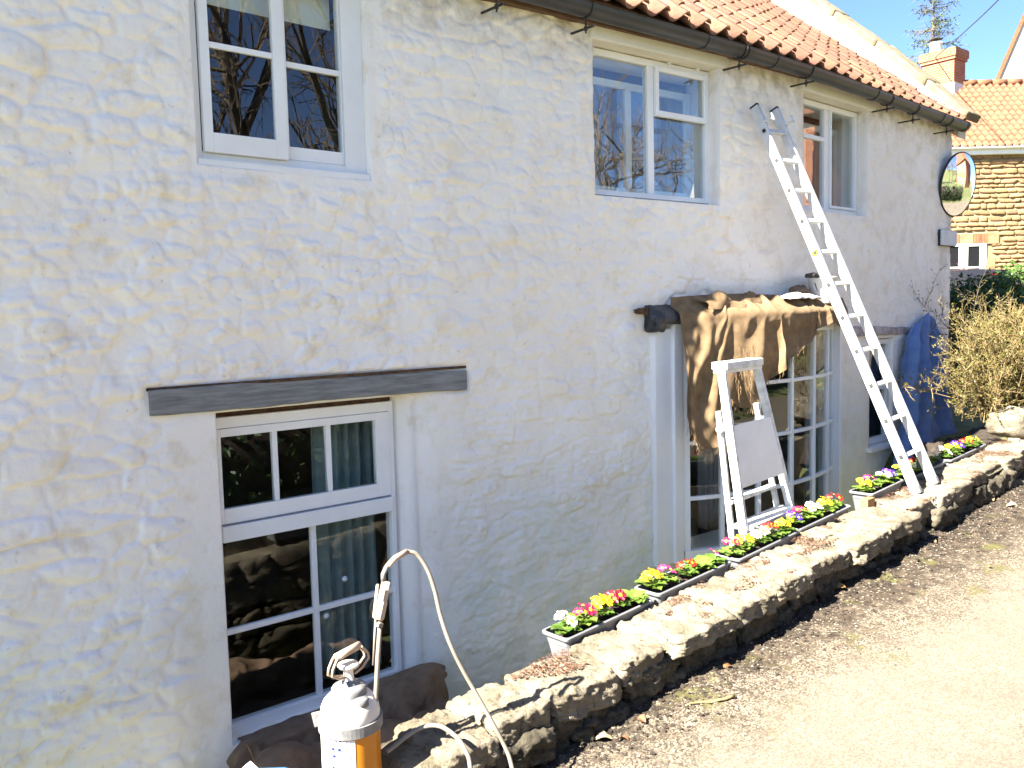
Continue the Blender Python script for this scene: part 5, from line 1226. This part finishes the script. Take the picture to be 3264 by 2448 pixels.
hb = at_d(3045, 890, 17.5); mat('yellow_leaf', (.25, .23, .015), (.34, .31, .03), rough=.5, scale=4, trans=.3); hedge('golden_bush', 'small golden-yellow bush under the neighbour window', [((hb[0], hb[1], 1.75), (.35, .35, .45))], 1500, 'yellow_leaf', core=True)
hb = at_d(3062, 868, 20); hedge('pink_bush', 'pink flowering bush in front of the neighbour window', [((hb[0], hb[1], 2.0), (.24, .26, .50))], 260, 'petal_pink', core=False)

# ------------------------------------------------------------------ neighbour's stone house
DN = 24.
NB0 = CAM*np.array((1, 1, 0))+FH*DN
def NP(u, v, w_=0.): return tuple(NB0+R0*u-FH*w_+np.array((0, 0, v)))
def puv(px, py): p = at_d(px, py, DN); return float((p-CAM)@R0), float(p[2])
def nbox(name, u0, u1, v0, v1, w0, w1, mt, parent, bevel=0.):
    return MB().hexa([NP(u0, v0, w1), NP(u1, v0, w1), NP(u1, v0, w0), NP(u0, v0, w0), NP(u0, v1, w1), NP(u1, v1, w1), NP(u1, v1, w0), NP(u0, v1, w0)]).build(name, mt, parent, bevel=bevel)
nh = empty('neighbour_house', NP(13, .6)); tag(nh, 'sunlit rubble-stone house with pantiled roof at the far right', 'house')
uW0, vW1 = puv(3030, 778); uW1, _ = puv(3143, 778); _, vW0 = puv(3090, 925); uE, vE = puv(3150, 492)
wl = nbox('wall', 7, 20, .3, vE+.1, -.35, -.03, 'rubble_mortar', nh)
rs = np.random.default_rng(5); v0, F_ = rock((0, 0, 0), (1, 1, 1), 4.2, 4, .10, 5., 2.2); meS = []
for q in range(10):
    v_, f_ = rock((0, 0, 0), (1, 1, 1), 4.2+q*3.1, 4, .11, 6., 2.2); me = bpy.data.meshes.new('stone'); me.from_pydata(v_.tolist(), [], f_); me.materials.append(MATS['rubble_far']); me.polygons.foreach_set('use_smooth', [True]*len(f_)); meS.append(me)
v = puv(3150, 905)[1]; cnt = 0; rest = MB(); lastv = v
rows = []
while v < vE-.02: h = rs.uniform(.085, .165); rows.append((v, h)); v += h+.012
for v, h in rows:
    u = 11.9+rs.uniform(-.2, 0)
    while u < 14.75:
        ln = rs.uniform(.16, .46)
        if not (u+ln > uW0-.5 and u < uW1+.10 and v+h > vW0 and v < vW1+.30):
            hh = h*rs.uniform(.78, 1.); o = NP(u+ln/2, v+h/2, -.055+rs.uniform(-.01, .02)); a = rs.uniform(-.04, .04)
            X_ = np.array(R0)*math.cos(a)+np.array((0, 0, 1))*math.sin(a); Z_ = np.array((0, 0, 1))*math.cos(a)-np.array(R0)*math.sin(a)
            M_ = basis(o, X_*ln/2*.97, FH*.06, Z_*hh/2)
            if cnt < 290: inst('stone', meS[rs.integers(10)], wl, M_); cnt += 1
        u += ln+.012
# window with brick soldier lintel
nw = nbox('window', uW0-.45, uW0-.40, vW0, vW1, -.20, -.10, 'white_paint', nh)
mid_ = (uW0+uW1)/2-.13
fr_ = [(uW0-.40, uW1+.01, vW1-.07, vW1), (uW0-.40, uW1+.01, vW0, vW0+.07), (uW1-.16, uW1+.01, vW0+.07, vW1-.07), (mid_-.12, mid_+.12, vW0+.07, vW1-.07)]
for a, b_, c, d in fr_: nbox('frame', a, b_, c, d, -.05, .012, 'white_paint', nw)
vb = puv(3060, 853)[1]
for a, b_ in ((uW0-.40, mid_-.12), (mid_+.12, uW1-.16)):
    nbox('glazing_bar', a, b_, vb-.02, vb+.02, -.02, .0, 'white_paint', nw); nbox('pane', a, b_, vW0+.07, vb-.02, -.02, -.015, 'car_glass', nw); nbox('pane', a, b_, vb+.02, vW1-.07, -.02, -.015, 'car_glass', nw)
u = uW0-.45; k = 0
lt = nbox('lintel', uW0-.5, uW1+.08, vW1+.002, vW1+.285, -.12, -.02, 'brick_mortar', nh)
while u < uW1+.02:
    if abs(u-(mid_+.08)) < .20: nbox('keystone', mid_-.09, mid_+.26, vW1+.012, vW1+.275, -.05, .012, 'rubble_far', lt, .006); u = mid_+.275
    nbox('brick', u, u+.068, vW1+.012, vW1+.275, -.05, .008+.004*(k % 2), 'brick', lt, .004); u += .078; k += 1
nbox('quoin', uW1+.02, uW1+.36, vW1-.02, vW1+.30, -.05, .010, 'rubble_far', wl, .01); nbox('quoin', uW1+.03, uW1+.26, vW0+.1, vW1-.40, -.05, .012, 'rubble_far', wl, .01)
_, vg0 = puv(3150, 494); _, vg1 = puv(3150, 466)
nbox('eaves_board', 7, 20, vg0, vg1, -.02, .16, 'white_paint', nh); 
P = []
for u in np.linspace(7, 20, 4): P.append([NP(u, vg1-.06+.055*math.sin(math.pi*(1+q/10.)), .22+.055*math.cos(math.pi*(1+q/10.))) for q in range(11)])
MB().grid(P).build('gutter', 'plaque', nh, solid=.006)
NPIT = R(41); sl2 = FH*math.cos(NPIT)+np.array((0, 0, 1))*math.sin(NPIT); nr2 = -FH*math.sin(NPIT)+np.array((0, 0, 1))*math.cos(NPIT)
_, vEt = puv(3150, 470); e0 = np.array(NP(0, vEt, .20)); slen = 3.55
nroof = MB().hexa([tuple(e0+R0*u+sl2*d+nr2*h) for h in (-.12, -.02) for u, d in ((7, .05), (20, .05), (20, slen), (7, slen))]).build('roof', 'fascia', nh)
tv2, tf2 = pantile(.236, .33, .016, 7); me2 = bpy.data.meshes.new('roof_tile'); me2.from_pydata(tv2, [], tf2); me2.materials.append(MATS['clay_tile_far'])
me2.polygons.foreach_set('use_smooth', [i % 3 != 2 for i in range(len(tf2))]); rest = MB()
for j in range(13):
    for i in range(64):
        u = 7.05+i*.2035; o = e0+R0*u+sl2*(-.03+j*.272+random.uniform(-.01, .01))+nr2*random.uniform(0, .012); s3 = unit(sl2-nr2*.05); n3 = np.cross(R0, s3)
        if 11.3 < u < 15.0: inst('roof_tile', me2, nroof, basis(o, R0, s3, n3))
        else: rest.add([o+np.array(R0)*q[0]+s3*q[1]+n3*q[2] for q in tv2], tf2)
rest.build('far_roof_tiles', 'clay_tile_far', nroof)['kind'] = 'stuff'
rp = e0+sl2*slen+nr2*.02
for i in range(29): MB().tube([rp+R0*(7+i*.45), rp+R0*(7+i*.45+.44)], .11, 10).build('ridge_tile', 'clay_tile_far', nroof, smooth=True)
nback = [tuple(rp+R0*7), tuple(rp+R0*20), tuple(rp+R0*20+FH*3.2-np.array((0, 0, 2.6))), tuple(rp+R0*7+FH*3.2-np.array((0, 0, 2.6)))]
mk('rear_slope', nback, [(0, 1, 2, 3)], 'clay_tile_far', nroof)
# chimney
M = bpy.data.materials.new('stack_brick'); M.use_nodes = True; nt = M.node_tree; N = nt.nodes; L = nt.links; b = N['Principled BSDF']; b.inputs['Roughness'].default_value = .9
tc = N.new('ShaderNodeTexCoord'); sp = N.new('ShaderNodeSeparateXYZ'); L.new(tc.outputs['Object'], sp.inputs[0]); ad = N.new('ShaderNodeMath'); L.new(sp.outputs[0], ad.inputs[0]); L.new(sp.outputs[1], ad.inputs[1])
cb_ = N.new('ShaderNodeCombineXYZ'); L.new(ad.outputs[0], cb_.inputs[0]); L.new(sp.outputs[2], cb_.inputs[1]); bt = N.new('ShaderNodeTexBrick'); L.new(cb_.outputs[0], bt.inputs['Vector'])
bt.inputs['Scale'].default_value = 1; bt.inputs['Brick Width'].default_value = .22; bt.inputs['Row Height'].default_value = .075; bt.inputs['Mortar Size'].default_value = .008
bt.inputs['Color1'].default_value = (.23, .068, .028, 1); bt.inputs['Color2'].default_value = (.29, .105, .046, 1); bt.inputs['Mortar'].default_value = (.27, .18, .115, 1); L.new(bt.outputs[0], b.inputs['Base Color']); MATS['stack_brick'] = M
cp = at_d(3040, 300, 26.3); chm = None; ca_, sa_ = math.cos(R(-38)), math.sin(R(-38)); cu = R0*ca_+FH*sa_; cw = np.cross((0, 0, 1), cu)   # cu along right face, cw along left face
corner = at_d(3040, 300, 26.0); pxm = 26./CF
Wr, Wl = 58*pxm/.79, 62*pxm/.62
cu = unit(R0*.79+FH*.61); cw = unit(-R0*.61+FH*.79)
def stack(name, z0, z1, gr, mt, parent, bevel=.0):
    o = corner-cu*gr-cw*gr; a = Wr+2*gr; c_ = Wl+2*gr
    b4 = [o, o+cu*a, o+cu*a+cw*c_, o+cw*c_]; return MB().hexa([(q[0], q[1], z0) for q in b4]+[(q[0], q[1], z1) for q in b4]).build(name, mt, parent, bevel=bevel)
zc = lambda py: float(at_d(3040, py, 26.0)[2])
chm = stack('chimney', zc(330), zc(186), 0, 'stack_brick', nh); stack('corbel', zc(186), zc(176), .045, 'stack_brick', chm); stack('corbel', zc(176), zc(152), .075, 'stack_brick', chm); stack('cap', zc(152), zc(149), .05, 'coping', chm)
stack('lead_flashing', zc(300), zc(262), .03, 'lead_white', chm); c_ = corner+cu*Wr*.2+cw*Wl*.65
MB().lathe([(.17, zc(175)), (.165, zc(125)), (.185, zc(122)), (.185, zc(117)), (.12, zc(117)), (.12, zc(160))], (c_[0], c_[1], 0), 20).build('chimney_pot', 'pipe_clay', chm, smooth=True)
MB().lathe([(.04, zc(117)), (.04, zc(106)), (.19, zc(106)), (.12, zc(102)), (.001, zc(101))], (c_[0], c_[1], 0), 14).build('cowl', 'iron', chm)

# white gabled house further up, conifer, wire
gh = empty('white_gable_house', at_d(3300, 300, 34)*np.array((1, 1, 0))); tag(gh, 'cream rendered gable wall rising above the neighbour roof', 'house')
g0, g1 = at_d(3172, 275, 34.), at_d(3272, 40, 34.); ap = g0+(g1-g0)*1.6; rgt = np.array((2*ap[0]-g0[0], 2*ap[1]-g0[1], g0[2])); dz = np.array((0, 0, -8.)); bkv = unit((g0-CAM)*np.array((1, 1, 0))+R0*3.)*8
pl = [g0+dz, rgt+dz, rgt, ap, g0]
mk('gable_wall', [tuple(p) for p in pl]+[tuple(p+bkv) for p in pl], [(0, 1, 2, 3, 4), (9, 8, 7, 6, 5), (5, 6, 1, 0), (6, 7, 2, 1), (0, 4, 9, 5)], 'render_white', gh, fixn=True)
for a, b_ in ((g0, ap), (ap, rgt)):
    d_ = unit(b_-a); n_ = unit(np.cross(d_, FH)); n_ = n_ if n_[2] > 0 else -n_; a2 = a-d_*.2
    MB().hexa([tuple(q) for q in (a2-FH*.08, b_-FH*.08, b_+bkv, a2+bkv)]+[tuple(q+n_*.14) for q in (a2-FH*.08, b_-FH*.08, b_+bkv, a2+bkv)]).build('roof_slope', 'brick', gh, fixn=True)
cb0 = at_d(2972, 300, 44.); ct = at_d(2977, -70, 44.); cf = empty('conifer', (cb0[0], cb0[1], 1.2)); tag(cf, 'tall sparse conifer standing behind the chimney', 'tree')
cb0 = np.array((cb0[0], cb0[1], 1.0)); H_ = ct[2]-1.0
MB().tube([cb0+(np.array((0, 0, H_))*t) for t in np.linspace(0, 1, 10)], [.22*(1-.85*t) for t in np.linspace(0, 1, 10)], 8).build('trunk', 'bark', cf)
lim = MB(); nd = MB()
for k in range(210):
    t = rng.uniform(.45, .995); z = 1.0+H_*t; a = rng.uniform(0, 6.283); ln = (1-t)*2.9+.45+rng.uniform(0, .5); d = np.array((math.cos(a), math.sin(a), -.12)); P = []
    for i in range(6):
        s = i/5; P.append(np.array((cb0[0], cb0[1], z))+d*ln*s+np.array((0, 0, .35*ln*s*s-.1*ln*s)))
    lim.tube(P, [.022*(1-.85*i/5) for i in range(6)], 3, False); full = rng.random() < .55
    for i in range(1, 6):
        for _ in range(3):
            e = P[i]+np.array((rng.normal()*.22, rng.normal()*.22, -abs(rng.normal())*.14)); lim.tube([P[i], e], [.007, .003], 3, False)
            if full:
                for __ in range(4): c = P[i]+(e-P[i])*rng.random(); a_ = unit(rng.normal(size=3)); b_ = unit(np.cross(a_, rng.normal(size=3))); s = rng.uniform(.04, .09); nd.add([c-a_*s, c+b_*s*.35, c+a_*s, c-b_*s*.35], [(0, 1, 2, 3)])
lim.build('limbs', 'bark', cf); nd.build('needles', 'conifer', cf)
wa, wb, wc = at_d(2925, 233, 31.), at_d(3186, -4, 17.), at_d(3420, -330, 11.)
tag(MB().tube(smoothpath([wa, wb, wc], 12), .012, 6).build('overhead_wire', 'iron', loc=wb, smooth=True), 'dark overhead wire crossing the sky above the chimney', 'wire')

# ------------------------------------------------------------------ dark car behind the hedge
co = at_d(3262, 880, 15.6); gz0 = float(zroad(co[0]))-.02; car = empty('parked_car', (co[0], co[1], gz0)); tag(car, 'dark car parked behind the ivy bush, only its roof showing', 'car')
cr = unit(R0*.96+FH*.28); cl_ = np.cross((0, 0, 1), cr)
def CP(a, l, z): return tuple(np.array((co[0], co[1], gz0))+cr*a+cl_*l+np.array((0, 0, z)))
prof = [(0, .35), (0, .62), (.05, .90), (.42, .98), (.62, 1.32), (.9, 1.46), (1.7, 1.50), (2.4, 1.40), (3.1, 1.0), (3.9, .86), (4.1, .6), (4.1, .35)]
P = []
for l, z in prof:
    wd = .84 if z < 1.0 else .84-.42*(z-1.0)*.9; P.append([CP(-wd, l, z), CP(-wd*.93, l, z+.02), CP(0, l, z+.05 if z > .5 else z), CP(wd*.93, l, z+.02), CP(wd, l, z)])
mb = MB().grid(P)
for s in (-1, 1):
    side = [CP(s*(.84 if z < 1 else .84-.42*(z-1.)*.9), l, z) for l, z in prof]; mb.add(side, [tuple(range(len(side)))])
body = mb.build('body', 'car_dark', car, smooth=False, weld=True, fixn=True, bevel=.02)
mk('rear_window', [CP(-.62, .455, 1.03), CP(.62, .455, 1.03), CP(.54, .60, 1.29), CP(-.54, .60, 1.29)], [(0, 1, 2, 3)], 'car_glass', car)
MB().bar(CP(-.16, .66, 1.385), CP(.16, .66, 1.385), .03, .03).build('brake_light', 'red_lamp', car)
for s in (-1, 1):
    mk('side_window', [CP(s*.845, .75, 1.02), CP(s*.845, 2.9, 1.02), CP(s*.70, 2.3, 1.36), CP(s*.70, 1.0, 1.36)], [(0, 1, 2, 3)], 'car_glass', car)
    MB().hexa([CP(s*.55, -.02, .66), CP(s*.82, -.02, .66), CP(s*.82, .08, .66), CP(s*.55, .08, .66), CP(s*.60, .02, .90), CP(s*.82, .02, .90), CP(s*.82, .10, .90), CP(s*.60, .10, .90)]).build('tail_light', 'red_lamp', car)
    for l in (.75, 3.3):
        wh = MB().lathe([(.001, -.1), (.20, -.1), (.31, -.09), (.32, 0), (.31, .09), (.20, .1), (.001, .1)], CP(s*.76, l, .32), 20, M=np.stack([cl_, np.array((0, 0, 1.)), cr], 1)).build('wheel', 'rubber', car, smooth=True)

# ------------------------------------------------------------------ across the lane, seen in the window glass
def bare_tree(x, y, h, seed, lb):
    r = np.random.default_rng(seed); zb = float(zroad(x))+1.2; t = empty('bare_tree', (x, y, zb)); tag(t, lb, 'tree', 'bare trees across the lane'); tk = MB(); bm_ = MB(); cnt_ = [0]
    def grow(p, d, ln, rad_, lev):
        n = 4; P = [p]; q = p
        for i in range(n): d = unit(d+r.normal(size=3)*.13+np.array((0, 0, .03))); q = q+d*ln/n; P.append(q)
        (tk if lev == 0 else bm_).tube(P, [rad_*(1-.45*i/n) for i in range(n+1)], 7 if lev == 0 else (4 if lev < 3 else 3), False); cnt_[0] += 1
        if lev < 5:
            for _ in range((6, 4, 4, 3, 3)[lev]):
                i = r.integers(2 if lev == 0 else 1, n+1); grow(P[i], unit(d+r.normal(size=3)*(.55 if lev else .45)), ln*r.uniform(.5, .72), rad_*.5, lev+1)
    grow(np.array((x, y, zb-.3)), np.array((0, 0, 1.)), h*.38, h*.017, 0)
    tk.build('trunk', 'bark', t, smooth=True); bm_.build('crown', 'bark', t)
for q in ((6.5, -11, 10, 1, 'leaning bare tree nearest across the lane, mirrored in the left casement'), (9.8, -12.5, 11, 2, 'bare tree with forked crown across the lane, mirrored in the left casement'), (15, -13, 8.5, 4, 'bare tree on the bank mirrored in the upper middle window'),
          (17.6, -15.5, 9.5, 5, 'bare tree behind the bank tree, further up the lane'), (21, -17.5, 10, 6, 'small bare tree beside the brick house across the lane'), (2, -13, 10, 7, 'bare tree directly behind the viewer across the lane')): bare_tree(*q)
hedge('far_hedge', 'rough hedge on the bank across the lane', [((x, -5.75, float(zroad(x))+.85), (1.7, .7, .95)) for x in np.arange(-4, 17, 2.2)], 1100, 'hedge_leaf', .04, .09)
oh = empty('brick_house', (22.5, -10.5, 1.2)); tag(oh, 'red brick house across the lane mirrored in the far upper window', 'house')
MB().box((19.5, -14, .5), (27, -7.2, 6.3)).build('wall', 'stack_brick', oh)
mk('roof', [(19.2, -14.3, 6.2), (27.3, -14.3, 6.2), (27.3, -6.9, 6.2), (19.2, -6.9, 6.2), (19.2, -10.6, 9.3), (27.3, -10.6, 9.3)], [(0, 1, 5, 4), (2, 3, 4, 5), (0, 4, 3), (1, 2, 5)], 'clay_tile_far', oh)
for y in (-12.6, -10.6, -8.6):
    for z in (2.0, 4.4):
        f_ = MB().box((19.44, y-.5, z), (19.52, y+.5, z+1.3)).build('window', 'label_white', oh); MB().box((19.42, y-.42, z+.08), (19.435, y-.03, z+1.22)).build('pane', 'car_glass', f_); MB().box((19.42, y+.03, z+.08), (19.435, y+.42, z+1.22)).build('pane', 'car_glass', f_)
